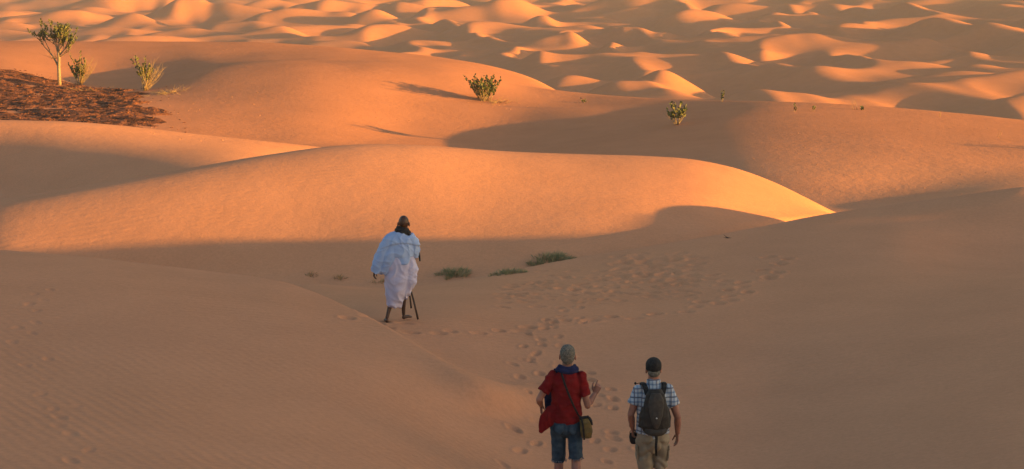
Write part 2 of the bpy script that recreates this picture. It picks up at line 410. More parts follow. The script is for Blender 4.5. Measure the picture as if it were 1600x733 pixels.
def sand_material():
    m = bpy.data.materials.new("dune_sand"); m.use_nodes = True
    n = m.node_tree.nodes; l = m.node_tree.links; b = n['Principled BSDF']
    b.inputs['Roughness'].default_value = 1.0; b.inputs['Specular IOR Level'].default_value = 0.0
    g = n.new('ShaderNodeTexCoord')
    def noise(sc, det, vec=None, rough=0.55):
        t = n.new('ShaderNodeTexNoise'); t.inputs['Scale'].default_value = sc; t.inputs['Detail'].default_value = det
        t.inputs['Roughness'].default_value = rough
        l.new(vec or g.outputs['Object'], t.inputs['Vector']); return t.outputs[0]
    def rng_(sock, a, b_, c=0.0, d=1.0, smooth=False):
        r = n.new('ShaderNodeMapRange'); r.inputs[1].default_value = a; r.inputs[2].default_value = b_
        r.inputs[3].default_value = c; r.inputs[4].default_value = d
        if smooth: r.interpolation_type = 'SMOOTHSTEP'
        l.new(sock, r.inputs[0]); return r.outputs[0]
    def mixc(f, a, c):
        x = n.new('ShaderNodeMix'); x.data_type = 'RGBA'
        for s, k in ((a, 6), (c, 7)):
            if isinstance(s, tuple): x.inputs[k].default_value = (*s, 1)
            else: l.new(s, x.inputs[k])
        if isinstance(f, float): x.inputs[0].default_value = f
        else: l.new(f, x.inputs[0])
        return x.outputs[2]
    def math_(op, a, b_):
        x = n.new('ShaderNodeMath'); x.operation = op
        for s, k in ((a, 0), (b_, 1)):
            if isinstance(s, (int, float)): x.inputs[k].default_value = s
            else: l.new(s, x.inputs[k])
        return x.outputs[0]
    sep = n.new('ShaderNodeSeparateXYZ'); l.new(g.outputs['Object'], sep.inputs[0])
    big = rng_(noise(0.05, 3), 0.35, 0.65)
    med = rng_(noise(0.6, 5), 0.3, 0.7)
    fine = rng_(noise(14, 6, rough=0.75), 0.3, 0.7)
    # the dunes beyond the middle one are redder sand, as in the photograph
    far_red = math_('MULTIPLY', rng_(sep.outputs[1], 60, 80, smooth=True), rng_(sep.outputs[1], 130, 230, 1.0, 1.1, smooth=True))
    c0 = mixc(big, SAND_A, SAND_B)
    c1 = mixc(far_red, c0, SAND_R)
    dk = n.new('ShaderNodeMix'); dk.data_type = 'RGBA'; dk.blend_type = 'MULTIPLY'; dk.inputs[0].default_value = 1.0
    l.new(c1, dk.inputs[6])
    v = math_('MULTIPLY', rng_(med, 0, 1, 0.95, 1.04), rng_(fine, 0, 1, 0.90, 1.08))
    cmb = n.new('ShaderNodeCombineColor'); [l.new(v, cmb.inputs[k]) for k in range(3)]
    l.new(cmb.outputs[0], dk.inputs[7]); l.new(dk.outputs[2], b.inputs['Base Color'])
    # wind ripples: short waves, left foreground strongest, fainter elsewhere near the camera
    def ripples(rz, sc, dist, ds):
        mp = n.new('ShaderNodeMapping'); mp.inputs['Rotation'].default_value = (0, 0, rz)
        l.new(g.outputs['Object'], mp.inputs[0])
        w = n.new('ShaderNodeTexWave'); w.wave_type = 'BANDS'; w.bands_direction = 'X'; w.wave_profile = 'SIN'
        w.inputs['Scale'].default_value = sc; w.inputs['Distortion'].default_value = dist; w.inputs['Detail'].default_value = 2
        w.inputs['Detail Scale'].default_value = ds
        l.new(mp.outputs[0], w.inputs[0]); return w.outputs['Fac']
    r1 = ripples(math.radians(147), 2.2, 3.5, 0.45)
    r2 = ripples(math.radians(78), 1.5, 6.0, 0.5)
    near = rng_(sep.outputs[1], 17, 26, 1.0, 0.0, smooth=True)
    left = rng_(sep.outputs[0], -1.2, 0.8, 1.0, 0.0, smooth=True)
    patch = rng_(noise(0.35, 2), 0.35, 0.6)
    m1 = math_('MULTIPLY', math_('MULTIPLY', near, left), rng_(patch, 0, 1, 0.10, 0.50))
    m2 = math_('MULTIPLY', rng_(sep.outputs[1], 30, 50, 0.38, 0.12), patch)
    hgt = math_('ADD', math_('MULTIPLY', r1, m1), math_('MULTIPLY', r2, m2))
    bp = n.new('ShaderNodeBump'); bp.inputs['Strength'].default_value = 1.0; bp.inputs['Distance'].default_value = 0.012
    l.new(hgt, bp.inputs['Height'])
    gritty = math_('MULTIPLY', math_('MULTIPLY', rng_(noise(1.5, 6, rough=0.65), 0.3, 0.7), rng_(sep.outputs[1], 58, 66, 0.0, 0.42, smooth=True)), math_('MULTIPLY', rng_(sep.outputs[1], 105, 125, 1.0, 0.3, smooth=True), rng_(noise(0.12, 2), 0.42, 0.58, 0.15, 1.0)))
    b2 = n.new('ShaderNodeBump'); b2.inputs['Strength'].default_value = 1.0; b2.inputs['Distance'].default_value = 0.02
    l.new(math_('ADD', math_('MULTIPLY', fine, 0.12), math_('ADD', math_('MULTIPLY', rng_(noise(3.0, 4), 0.3, 0.7), 0.25), gritty)), b2.inputs['Height'])
    l.new(bp.outputs[0], b2.inputs['Normal'])
    l.new(b2.outputs[0], b.inputs['Normal'])
    return m
SAND_A = (0.54, 0.253, 0.143); SAND_B = (0.56, 0.260, 0.139); SAND_R = (0.50, 0.215, 0.112)
dunes = finish_terrain()
dunes.data.materials.append(sand_material())

# ------------------------------------------------------------------ modelling helpers for bodies, cloth and plants
from mathutils import noise as mnoise

def tube(bm, pts, rad, n=14, side=(1, 0, 0)):
    """closed tapering tube; rad entries are r or (r_side, r_other)"""
    pts = [Vector(p) for p in pts]; rings = []
    side = Vector(side)
    for i, p in enumerate(pts):
        t = (pts[min(i + 1, len(pts) - 1)] - pts[max(i - 1, 0)]).normalized()
        s = side - t * side.dot(t)
        if s.length < 0.05:
            s = Vector((0, 1, 0)) - t * t.y
        s.normalize(); o = t.cross(s)
        r = rad[i]; rs, ro = r if isinstance(r, tuple) else (r, r)
        rings.append([bm.verts.new(p + s * math.cos(2 * math.pi * k / n) * rs + o * math.sin(2 * math.pi * k / n) * ro) for k in range(n)])
    for a, b in zip(rings[:-1], rings[1:]):
        for k in range(n):
            bm.faces.new((a[k], a[(k + 1) % n], b[(k + 1) % n], b[k]))
    bm.faces.new(rings[0][::-1]); bm.faces.new(rings[-1])

def ball(bm, c, r, seg=14, rot=None):
    rx, ry, rz = r if isinstance(r, tuple) else (r, r, r)
    M = Matrix.Translation(c) @ (rot if rot else Matrix.Identity(4)) @ Matrix.Diagonal((rx, ry, rz, 1))
    bmesh.ops.create_uvsphere(bm, u_segments=seg, v_segments=max(6, seg // 2 + 1), radius=1, matrix=M)

def limb(bm, pts, rad, n=14, side=(1, 0, 0)):
    tube(bm, pts, rad, n, side)
    for p, r in zip(pts, rad):
        rr = min(r) if isinstance(r, tuple) else r
        ball(bm, p, rr * 0.98, 12)

def new_obj(name, me, m, parent):
    o = bpy.data.objects.new(name, me)
    COL.objects.link(o)
    if m: me.materials.append(m)
    if parent: o.parent = parent
    return o

def bm_obj(name, bm, m, parent=None, smooth=True):
    bmesh.ops.recalc_face_normals(bm, faces=bm.faces)
    me = bpy.data.meshes.new(name); bm.to_mesh(me); bm.free()
    if smooth: me.polygons.foreach_set("use_smooth", [True] * len(me.polygons))
    return new_obj(name, me, m, parent)

def sculpt(name, build, m, parent, voxel=0.008, smooth=4, disp=None):
    bm = bmesh.new(); build(bm)
    bmesh.ops.recalc_face_normals(bm, faces=bm.faces)
    me0 = bpy.data.meshes.new("tmp"); bm.to_mesh(me0); bm.free()
    o = bpy.data.objects.new("tmp", me0); COL.objects.link(o)
    r = o.modifiers.new("r", 'REMESH'); r.mode = 'VOXEL'; r.voxel_size = voxel
    if smooth:
        s = o.modifiers.new("s", 'SMOOTH'); s.factor = 0.5; s.iterations = smooth
    dg = bpy.context.evaluated_depsgraph_get()
    me = bpy.data.meshes.new_from_object(o.evaluated_get(dg))
    bpy.data.objects.remove(o); bpy.data.meshes.remove(me0)
    me.name = name
    if disp:
        n = len(me.vertices)
        co = np.empty(n * 3); me.vertices.foreach_get("co", co); co = co.reshape(-1, 3)
        no = np.empty(n * 3); me.vertices.foreach_get("normal", no); no = no.reshape(-1, 3)
        d = np.array([disp(Vector(c)) for c in co])
        co = co + no * d[:, None]
        me.vertices.foreach_set("co", co.ravel()); me.update()
    me.polygons.foreach_set("use_smooth", [True] * len(me.polygons))
    me.materials.clear()
    return new_obj(name, me, m, parent)

def wrinkles(amp, sc, stretch=(1, 1, 1), seed=0):
    def f(p):
        q = Vector((p.x * stretch[0], p.y * stretch[1], p.z * stretch[2])) * sc + Vector((seed, seed * 2.3, 0))
        a = mnoise.noise(q); b = mnoise.noise(q * 2.1 + Vector((3, 1, 5)))
        return amp * ((1 - abs(a) * 2.6) * 0.7 + b * 0.5)
    return f

def hand(bm, wrist, d, palm_n, out, curl, s=1.0, point=False):
    """wrist point, direction of the hand, palm normal (towards the palm side), out = thumb side"""
    d = Vector(d).normalized(); out = Vector(out); out = (out - d * out.dot(d)).normalized()
    pn = d.cross(out)
    if pn.dot(Vector(palm_n)) < 0: pn = -pn
    w = Vector(wrist)
    tube(bm, [w, w + d * .045 * s, w + d * .09 * s], [(.026 * s, .018 * s), (.038 * s, .016 * s), (.040 * s, .014 * s)], 10, side=out)
    for k in range(4):
        base = w + d * (.085 - abs(k - 1.3) * .004) * s + out * (.030 - .020 * k) * s
        L = (.070, .080, .074, .056)[k] * s
        c = curl * (0.2 if (point and k == 0) else (1.6 if point else 1.0)) + 0.10 * k * curl
        p = [base - d * .02 * s, base]; ang = 0; cur = base
        for q, f in enumerate((0.45, 0.31, 0.24)):
            ang += c * (0.55 + 0.1 * q)
            cur = cur + (d * math.cos(ang) + pn * math.sin(ang) + out * (0.05 - .04 * k)) * L * f
            p.append(cur)
        tube(bm, p, [.010 * s, .0098 * s, .009 * s, .0082 * s, .0065 * s], 8)
    tb = w + d * .025 * s + out * .024 * s
    p = [tb, tb + (d * .5 + out * .75 + pn * .3).normalized() * .035 * s, tb + (d * .8 + out * .75 + pn * .45).normalized() * .062 * s + d * .01 * s,
         tb + (d * 1.0 + out * .65 + pn * .6).normalized() * .085 * s + d * .015 * s]
    tube(bm, p, [.015 * s, .012 * s, .0105 * s, .008 * s], 8)

def head_parts(bm, c, look=(0, 1, 0), s=1.0):
    """skull, jaw, nose, ears, brow and lips; c = centre of the head"""
    c = Vector(c); f = Vector(look).normalized(); r = f.cross(Vector((0, 0, 1))).normalized(); u = r.cross(f)
    R = Matrix((( r.x, f.x, u.x, 0), (r.y, f.y, u.y, 0), (r.z, f.z, u.z, 0), (0, 0, 0, 1)))
    P = lambda x, y, z: c + (r * x + f * y + u * z) * s
    ball(bm, P(0, -.012, .022), (.076 * s, .095 * s, .092 * s), 20, R)
    ball(bm, P(0, .028, -.045), (.058 * s, .062 * s, .068 * s), 16, R)
    ball(bm, P(0, .068, -.085), (.028 * s, .024 * s, .022 * s), 12, R)
    tube(bm, [P(0, .082, .02), P(0, .104, -.018), P(0, .09, -.034)], [.009 * s, .015 * s, .014 * s], 8)
    ball(bm, P(0, .086, -.055), (.026 * s, .010 * s, .010 * s), 10, R)
    ball(bm, P(0, .077, .032), (.050 * s, .014 * s, .010 * s), 10, R)
    for e in (-1, 1):
        ball(bm, P(e * .084, -.008, -.012), (.012 * s, .021 * s, .033 * s), 10, R)
        ball(bm, P(e * .030, .072, -.02), (.02 * s, .014 * s, .018 * s), 8, R)

def eyes(c, look, parent, s=1.0):
    c = Vector(c); f = Vector(look).normalized(); r = f.cross(Vector((0, 0, 1))).normalized(); u = r.cross(f)
    for e in (-1, 1):
        bm = bmesh.new(); ball(bm, c + (r * .031 * e + f * .078 + u * .008) * s, .0125 * s, 12)
        o = bm_obj('eye', bm, M_EYE, parent)
        bm = bmesh.new(); ball(bm, c + (r * .031 * e + f * .086 + u * .008) * s, .0062 * s, 10)
        bm_obj('pupil', bm, M_BLACK, o)

# materials
M_EYE = mat('eye_white', (.7, .68, .64), .3, .5)
M_BLACK = mat('black_cloth', (.012, .012, .014), .85, .2, noise=(40, (.025, .024, .026), .4, .6))
M_SKIN = mat('tanned_skin', (.24, .105, .072), .6, .3, noise=(14, (.32, .14, .10), .35, .65))
M_DARKSKIN = mat('dark_skin', (.050, .020, .012), .5, .4, noise=(14, (.075, .030, .018), .35, .65))
M_HAIR = mat('grey_hair', (.085, .078, .070), .85, .2, noise=(70, (.17, .155, .135), .40, .60), bump=(160, .6, .004))
M_RED = mat('red_cotton', (.17, .008, .010), .9, .15, noise=(9, (.12, .006, .009), .35, .65), bump=(260, .2, .002))
M_NAVY = mat('navy_cotton', (.010, .013, .045), .9, .15, noise=(12, (.017, .022, .068), .4, .6))
M_DENIM = mat('blue_denim', (.022, .042, .070), .9, .15, noise=(18, (.045, .075, .11), .35, .7), bump=(220, .4, .003))
M_FRAY = mat('frayed_thread', (.16, .18, .22), .9, .1)
M_OLIVE = mat('olive_canvas', (.17, .115, .045), .9, .15, noise=(20, (.11, .08, .035), .35, .65))
M_TAUPE = mat('taupe_nylon', (.036, .030, .028), .75, .3, noise=(25, (.055, .046, .040), .35, .65), bump=(200, .3, .002))
M_TAUPE2 = mat('dark_taupe_nylon', (.018, .015, .015), .75, .3, noise=(25, (.028, .024, .022), .35, .65))
M_KHAKI = mat('khaki_cotton', (.30, .245, .18), .9, .15, noise=(8, (.22, .175, .125), .35, .65), bump=(200, .25, .003))
M_PALEBLUE = mat('pale_blue_cotton', (.25, .34, .58), .9, .15, noise=(5, (.31, .40, .61), .35, .65))
M_LAVENDER = mat('white_lavender_cotton', (.46, .43, .57), .9, .15, noise=(4, (.42, .41, .57), .35, .65))
M_SOLE = mat('shoe_leather', (.06, .045, .035), .8, .25)
M_GREYTHREAD = mat('grey_embroidery', (.35, .35, .36), .8, .2)
M_WOODDARK = mat('dark_wood', (.035, .018, .012), .6, .4, noise=(30, (.06, .03, .02), .4, .6))
M_METAL = mat('bright_buckle', (.5, .5, .5), .35, .6)

def plaid_material():
    m = bpy.data.materials.new("plaid_cotton"); m.use_nodes = True
    n = m.node_tree.nodes; l = m.node_tree.links; b = n['Principled BSDF']
    b.inputs['Roughness'].default_value = .9; b.inputs['Specular IOR Level'].default_value = .15
    tc = n.new('ShaderNodeTexCoord'); sp = n.new('ShaderNodeSeparateXYZ'); l.new(tc.outputs['Object'], sp.inputs[0])
    nz = n.new('ShaderNodeTexNoise'); nz.inputs['Scale'].default_value = 5; l.new(tc.outputs['Object'], nz.inputs['Vector'])
    def band(sock, period, lo, ph):
        a = n.new('ShaderNodeMath'); a.operation = 'MULTIPLY_ADD'; l.new(sock, a.inputs[0]); a.inputs[1].default_value = 1 / period
        w = n.new('ShaderNodeMath'); w.operation = 'MULTIPLY_ADD'; l.new(nz.outputs[0], w.inputs[0]); w.inputs[1].default_value = .35; w.inputs[2].default_value = ph
        l.new(w.outputs[0], a.inputs[2])
        f = n.new('ShaderNodeMath'); f.operation = 'FRACT'; l.new(a.outputs[0], f.inputs[0])
        g = n.new('ShaderNodeMath'); g.operation = 'GREATER_THAN'; l.new(f.outputs[0], g.inputs[0]); g.inputs[1].default_value = lo
        return g.outputs[0]
    def mix(f, a, c):
        x = n.new('ShaderNodeMix'); x.data_type = 'RGBA'; l.new(f, x.inputs[0])
        if isinstance(a, tuple): x.inputs[6].default_value = (*a, 1)
        else: l.new(a, x.inputs[6])
        x.inputs[7].default_value = (*c, 1); return x.outputs[2]
    c = mix(band(sp.outputs[0], .042, .55, .1), (.42, .45, .50), (.26, .31, .40))
    s = n.new('ShaderNodeMix'); s.data_type = 'RGBA'; s.blend_type = 'MULTIPLY'; s.inputs[0].default_value = 1
    l.new(c, s.inputs[6]); l.new(mix(band(sp.outputs[2], .046, .6, .3), (1, 1, 1), (.5, .58, .7)), s.inputs[7])
    c2 = mix(band(sp.outputs[0], .084, .90, .45), s.outputs[2], (.10, .09, .12))
    c3 = mix(band(sp.outputs[2], .092, .90, .15), c2, (.10, .10, .13))
    l.new(c3, b.inputs['Base Color'])
    return m
M_PLAID = plaid_material()

def place(u, v, Y):
    ax, az = ray(u, v)
    return ax * Y, Y

def leg(bm, hip, knee, ankle, toe, s=1.0, k=1.0):
    hip, knee, ankle = map(Vector, (hip, knee, ankle))
    limb(bm, [hip, hip.lerp(knee, .5), knee, knee.lerp(ankle, .35), knee.lerp(ankle, .75), ankle],
         [.082 * k, .070 * k, .054 * k, .055 * k, .040 * k, .034 * k])
    t = Vector(toe)
    limb(bm, [ankle + Vector((0, -.02, -.045)), ankle.lerp(ankle + t, .55) + Vector((0, 0, -.045)), ankle + t * .85 + Vector((0, 0, -.058)), ankle + t + Vector((0, 0, -.062))],
         [(.032, .034), (.040, .026), (.042, .020), (.030, .013)], side=(t.y, -t.x, 0))

def shoe(name, ankle, toe, m, parent):
    def b(bm):
        a = Vector(ankle); t = Vector(toe)
        limb(bm, [a + Vector((0, 0, .03)), a + Vector((0, -.01, -.04))], [.048, .050])
        limb(bm, [a + Vector((0, -.03, -.055)), a + t * .5 + Vector((0, 0, -.05)), a + t * .85 + Vector((0, 0, -.06)), a + t * 1.08 + Vector((0, 0, -.068))],
             [(.042, .036), (.050, .038), (.054, .030), (.040, .020)], side=(t.y, -t.x, 0))
    return sculpt(name, b, m, parent, .009, 3)

# ------------------------------------------------------------------ the man in the red shirt
def red_man():
    x, y = place(884, 790, 18.6)
    P = empty('person', (x, y, ground(x, y)), math.radians(-2))
    P.scale = (.96, .96, 1.04)
    tag(P, 'man in red t-shirt and denim shorts walking away, right forearm raised', 'person')
    HC = (.012, .03, 1.628)
    look = (.05, 1, -.08)
    eL, wL = (-.315, -.06, 1.165), (-.295, .12, 1.06)
    eR, wR = (.245, -.06, 1.105), (.330, .10, 1.195)
    kL, aL = (-.085, .10, .50), (-.08, -.02, .085)
    kR, aR = (.115, -.02, .50), (.125, -.26, .15)
    def body(bm):
        limb(bm, [(0, 0, .90), (0, -.005, 1.02), (0, 0, 1.15), (0, .0, 1.28), (0, .0, 1.39), (0, .005, 1.45)],
             [(.150, .110), (.140, .10), (.140, .095), (.150, .098), (.155, .086), (.085, .06)], 20)
        limb(bm, [(0, .0, 1.43), (.004, .012, 1.50), (.01, .025, 1.575)], [.066, .058, .058])
        head_parts(bm, HC, look, 1.06)
        for s, e, w in ((-1, eL, wL), (1, eR, wR)):
            sh = Vector((s * .168, 0, 1.395)); ev = Vector(e); wv = Vector(w)
            limb(bm, [sh, sh.lerp(ev, .5), ev, ev.lerp(wv, .35), wv], [.048, .044, .038, .040, .027])
        hand(bm, wL, (.05, .25, -.9), (1, 0, 0), (.1, .9, 0), .75)
        hand(bm, wR, (.42, .20, .85), (-.3, 1, 0), (-.8, .1, .5), .8, s=1.02, point=True)
        leg(bm, (-.088, 0, .90), kL, aL, (-.02, .17, 0)); leg(bm, (.088, 0, .90), kR, aR, (.02, .16, -.05))
    sculpt('body', body, M_SKIN, P, .006, 3)
    eyes(HC, look, P)
    def hair(bm):
        ball(bm, (HC[0], HC[1] - .022, HC[2] + .036), (.087, .100, .090), 24)
        ball(bm, (HC[0], HC[1] - .052, HC[2] - .010), (.078, .060, .066), 20)
        ball(bm, (HC[0], HC[1] - .062, HC[2] - .055), (.052, .034, .028), 16)
    sculpt('hair', hair, M_HAIR, P, .006, 1, wrinkles(.005, 60, seed=3))
    def shirt(bm):
        limb(bm, [(0, 0, .925), (0, 0, 1.0), (0, -.005, 1.12), (0, -.005, 1.25), (0, -.005, 1.36), (0, 0, 1.43), (0, .005, 1.47)],
             [(.180, .145), (.172, .138), (.166, .130), (.176, .130), (.182, .120), (.145, .092), (.085, .07)], 26)
        for s, e in ((-1, eL), (1, eR)):
            sh = Vector((s * .165, 0, 1.405)); ev = Vector(e)
            tube(bm, [sh, sh.lerp(ev, .30), sh.lerp(ev, .66)], [(.064, .066), (.064, .066), (.066, .068)], 16)
            ball(bm, sh, .064)
    def sw(p):
        return wrinkles(.011, 9, (1, 1, 1.5), 1)(p) + .007 * math.sin(p.x * 38 + p.z * 26 + 3 * mnoise.noise(p * 6)) * (1 if p.z < 1.12 else .35)
    sculpt('t_shirt', shirt, M_RED, P, .008, 5, sw)
    def flare(bm):   # the hem of the shirt blown out to the left
        tube(bm, [(-.06, -.05, 1.04), (-.16, -.06, 1.00), (-.235, -.075, .935), (-.275, -.085, .865), (-.30, -.09, .81)],
             [(.05, .10), (.035, .105), (.028, .085), (.022, .055), (.012, .018)], 14, side=(0, 1, 0))
        tube(bm, [(-.20, -.03, 1.06), (-.21, -.05, .98), (-.19, -.06, .88)], [(.02, .05), (.03, .075), (.02, .05)], 12, side=(1, 0, 0))
    sculpt('blown_hem', flare, M_RED, P, .008, 3, wrinkles(.007, 14, (1, 1, .6), 5))
    def shorts(bm):
        limb(bm, [(0, 0, .99), (0, 0, .93), (0, -.005, .87)], [(.166, .125), (.178, .135), (.182, .138)], 24)
        for s, k, hz in ((-1, kL, .455), (1, kR, .515)):
            hp = Vector((s * .092, -.005, .88)); kv = Vector(k); a = hp.lerp(kv, .5); e = hp.lerp(kv, (0.88 - hz) / .38)
            limb(bm, [hp, a], [.098, .084]); tube(bm, [a, e], [(.083, .090), (.078, .088)], 18)
    sculpt('denim_shorts', shorts, M_DENIM, P, .008, 4, wrinkles(.007, 11, (1, 1, .8), 8))
    rnd = random.Random(5)
    for s, k, hz in ((-1, kL, .455), (1, kR, .515)):
        hp = Vector((s * .092, -.005, .88)); kv = Vector(k); e = hp.lerp(kv, (0.88 - hz) / .38)
        bm = bmesh.new()
        for q in range(70):
            a = rnd.random() * 6.283; p = Vector((e.x + math.cos(a) * .084, e.y + math.sin(a) * .090, e.z + .006))
            tube(bm, [p, p + Vector((rnd.uniform(-.01, .01), rnd.uniform(-.01, .01), -rnd.uniform(.012, .03)))], [.0028, .0016], 4)
        bm_obj('frayed_hem', bm, M_FRAY, P)
    bm = bmesh.new()   # belt and pockets
    tube(bm, [(0, 0, .955), (0, 0, .985)], [(.172, .131), (.170, .129)], 28)
    bm_obj('belt', bm, M_BLACK, P)
    for s in (-1, 1):
        def pk(bm):
            tube(bm, [(s * .080, -.138, .915), (s * .080, -.140, .84), (s * .080, -.136, .80)], [(.052, .012), (.050, .013), (.02, .012)], 12)
        sculpt('back_pocket', pk, M_DENIM, P, .007, 2)
    def scarf(bm):
        ring = [(.10 * math.cos(a) * 1.12 + .005, .085 * math.sin(a) + .005, 1.463 + .010 * math.sin(a * 2 + 1) + (.02 if math.sin(a) < 0 else -.01)) for a in [i * math.pi / 9 for i in range(19)]]
        for i in range(18):
            limb(bm, [ring[i], ring[i + 1]], [.028, .028], 10)
        ring = [(p[0] * .80, p[1] * .82, p[2] + .032) for p in ring]
        for i in range(18): limb(bm, [ring[i], ring[i + 1]], [.022, .022], 10)
        tube(bm, [(-.10, .09, 1.46), (-.15, .15, 1.30), (-.205, .13, 1.16), (-.20, .10, 1.02)], [(.05, .02), (.055, .02), (.06, .02), (.05, .015)], 12)
        tube(bm, [(.08, .09, 1.46), (.09, .15, 1.30), (.10, .16, 1.12)], [(.05, .02), (.055, .02), (.05, .015)], 12)
    sculpt('scarf', scarf, M_NAVY, P, .007, 4, wrinkles(.003, 26, (.6, .6, 2.2), 2))
    def strapf(bm):
        a = [(-.060, .02, 1.485), (-.055, -.085, 1.455), (-.02, -.135, 1.36), (.03, -.147, 1.24), (.085, -.150, 1.12), (.14, -.146, 1.02), (.185, -.10, .97)]
        tube(bm, a, [(.012, .006)] * len(a), 8)
    bm = bmesh.new(); strapf(bm); bm_obj('bag_strap', bm, M_BLACK, P)
    def bag(bm):
        R = Matrix.Rotation(math.radians(-12), 4, 'Y')
        tube(bm, [(.205, -.10, .99), (.222, -.115, .93), (.235, -.12, .83), (.238, -.115, .765)], [(.055, .035), (.066, .05), (.070, .052), (.055, .035)], 16)
    B = sculpt('shoulder_bag', bag, M_OLIVE, P, .007, 3, wrinkles(.004, 18, seed=4))
    def flap(bm):
        tube(bm, [(.175, -.155, .985), (.195, -.172, .90), (.205, -.178, .80), (.21, -.168, .755)], [(.014, .006)] * 4, 8)
        tube(bm, [(.15, -.142, .985), (.26, -.13, 1.0)], [(.018, .018), (.018, .014)], 8)
        tube(bm, [(.258, -.12, .99), (.285, -.12, .95), (.30, -.12, .905)], [(.02, .02), (.018, .03), (.01, .01)], 8)
    sculpt('bag_flap', flap, M_BLACK, B, .006, 2)
    shoe('shoe', aL, (-.02, .17, 0), M_SOLE, P); shoe('shoe', aR, (.02, .16, -.04), M_SOLE, P)
    return P

# ------------------------------------------------------------------ the man with the backpack
def cap_man():
    x, y = place(1018, 812, 18.6)
    P = empty('person', (x, y, ground(x, y)), math.radians(2))
    P.scale = (.96, .96, 1.04)
    tag(P, 'man in black cap and checked shirt walking away with a backpack, khaki shorts', 'person')
    HC = (.0, .03, 1.628); look = (0, 1, -.25)
    eL, wL = (-.262, -.04, 1.15), (-.232, .05, .985)
    eR, wR = (.280, -.05, 1.12), (.292, .03, .925)
    kL, aL = (-.075, .03, .50), (-.07, -.16, .11)
    kR, aR = (.10, .08, .50), (.10, .10, .085)
    def body(bm):
        limb(bm, [(0, 0, .90), (0, -.005, 1.02), (0, 0, 1.15), (0, .0, 1.28), (0, .0, 1.39), (0, .005, 1.45)],
             [(.160, .115), (.150, .108), (.155, .105), (.172, .112), (.175, .10), (.10, .07)], 20)
        limb(bm, [(0, .0, 1.43), (0, .012, 1.50), (0, .02, 1.57)], [.068, .062, .062])
        head_parts(bm, HC, look)
        for s, e, w in ((-1, eL, wL), (1, eR, wR)):
            sh = Vector((s * .178, 0, 1.40)); ev = Vector(e); wv = Vector(w)
            limb(bm, [sh, sh.lerp(ev, .5), ev, ev.lerp(wv, .35), wv], [.058, .048, .040, .042, .028])
        hand(bm, wL, (.10, .10, -1), (1, .2, 0), (.3, 1, 0), 1.0)
        hand(bm, wR, (-.02, .05, -1), (-1, .2, 0), (-.2, 1, 0), .45)
        leg(bm, (-.088, 0, .90), kL, aL, (-.02, .16, -.03)); leg(bm, (.088, 0, .90), kR, aR, (.02, .17, 0))
    sculpt('body', body, M_SKIN, P, .006, 3)
    eyes(HC, look, P)
    def hair(bm):
        ball(bm, (0, HC[1] - .050, HC[2] - .018), (.074, .052, .058), 20)
    sculpt('hair', hair, M_HAIR, P, .006, 1, wrinkles(.002, 38, seed=3))
    def cap(bm):
        ball(bm, (0, HC[1] - .015, HC[2] + .050), (.094, .108, .088), 24)
        tube(bm, [(0, HC[1] - .018, HC[2] + .005), (0, HC[1] - .012, HC[2] + .06)], [(.093, .107), (.092, .106)], 24)
        tube(bm, [(0, HC[1] + .06, HC[2] + .03), (0, HC[1] + .13, HC[2] + .012), (0, HC[1] + .165, HC[2] - .005)], [(.075, .010), (.068, .008), (.04, .006)], 16)
        ball(bm, (0, HC[1] - .015, HC[2] + .137), (.010, .010, .006), 8)
    C = sculpt('cap', cap, M_BLACK, P, .006, 2)
    bm = bmesh.new()   # the small woven mark on the back of the cap
    for i in range(9):
        a = math.radians(200 + i * 17.5)
        ball(bm, (.017 * math.cos(a), HC[1] - .1155, HC[2] + .068 + .007 * math.sin(a)), (.0042, .0025, .0028), 8)
    tube(bm, [(-.009, HC[1] - .1155, HC[2] + .070), (.010, HC[1] - .1155, HC[2] + .067)], [(.003, .003), (.003, .003)], 6)
    bm_obj('emblem', bm, M_GREYTHREAD, C)
    def shirt(bm):
        limb(bm, [(0, 0, .945), (0, 0, 1.02), (0, -.005, 1.12), (0, -.005, 1.25), (0, -.005, 1.36), (0, 0, 1.43), (0, .005, 1.485)],
             [(.198, .146), (.190, .140), (.188, .132), (.198, .134), (.200, .124), (.150, .098), (.082, .075)], 26)
        for s, e in ((-1, eL), (1, eR)):
            sh = Vector((s * .17, 0, 1.405)); ev = Vector(e)
            tube(bm, [sh, sh.lerp(ev, .30), sh.lerp(ev, .58)], [(.068, .068), (.074, .072), (.080, .076)], 16)
            ball(bm, sh, .070)
        tube(bm, [(0, .0, 1.47), (0, .0, 1.525)], [(.078, .075), (.080, .078)], 20)
    sculpt('checked_shirt', shirt, M_PLAID, P, .008, 4, wrinkles(.007, 9, (1, 1, 1.2), 6))
    def shorts(bm):
        limb(bm, [(0, 0, 1.0), (0, 0, .93), (0, -.005, .86)], [(.160, .122), (.174, .136), (.178, .140)], 24)
        for s, k, hz in ((-1, kL, .44), (1, kR, .55)):
            hp = Vector((s * .096, -.005, .87)); kv = Vector(k); a = hp.lerp(kv, .5); e = hp.lerp(kv, (0.87 - hz) / .37)
            limb(bm, [hp, a], [.098, .090]); tube(bm, [a, e], [(.089, .095), (.084, .093)], 18)
    sculpt('cargo_shorts', shorts, M_KHAKI, P, .008, 4, lambda p: wrinkles(.010, 9, (1, 1, .9), 4)(p) + .006 * math.sin(p.z * 45 + p.x * 40 * (1 if p.x > 0 else -1) + 4 * mnoise.noise(p * 7)))
    for s, k in ((-1, kL), (1, kR)):
        def pk(bm):
            tube(bm, [(s * .182, .0, .80), (s * .180, .01, .70), (s * .172, .012, .635)], [(.016, .06), (.02, .065), (.014, .055)], 14)
            tube(bm, [(s * .184, .0, .81), (s * .188, .0, .765)], [(.014, .066), (.014, .066)], 14)
        sculpt('cargo_pocket', pk, M_KHAKI, P, .007, 2, wrinkles(.003, 14))
    bm = bmesh.new()
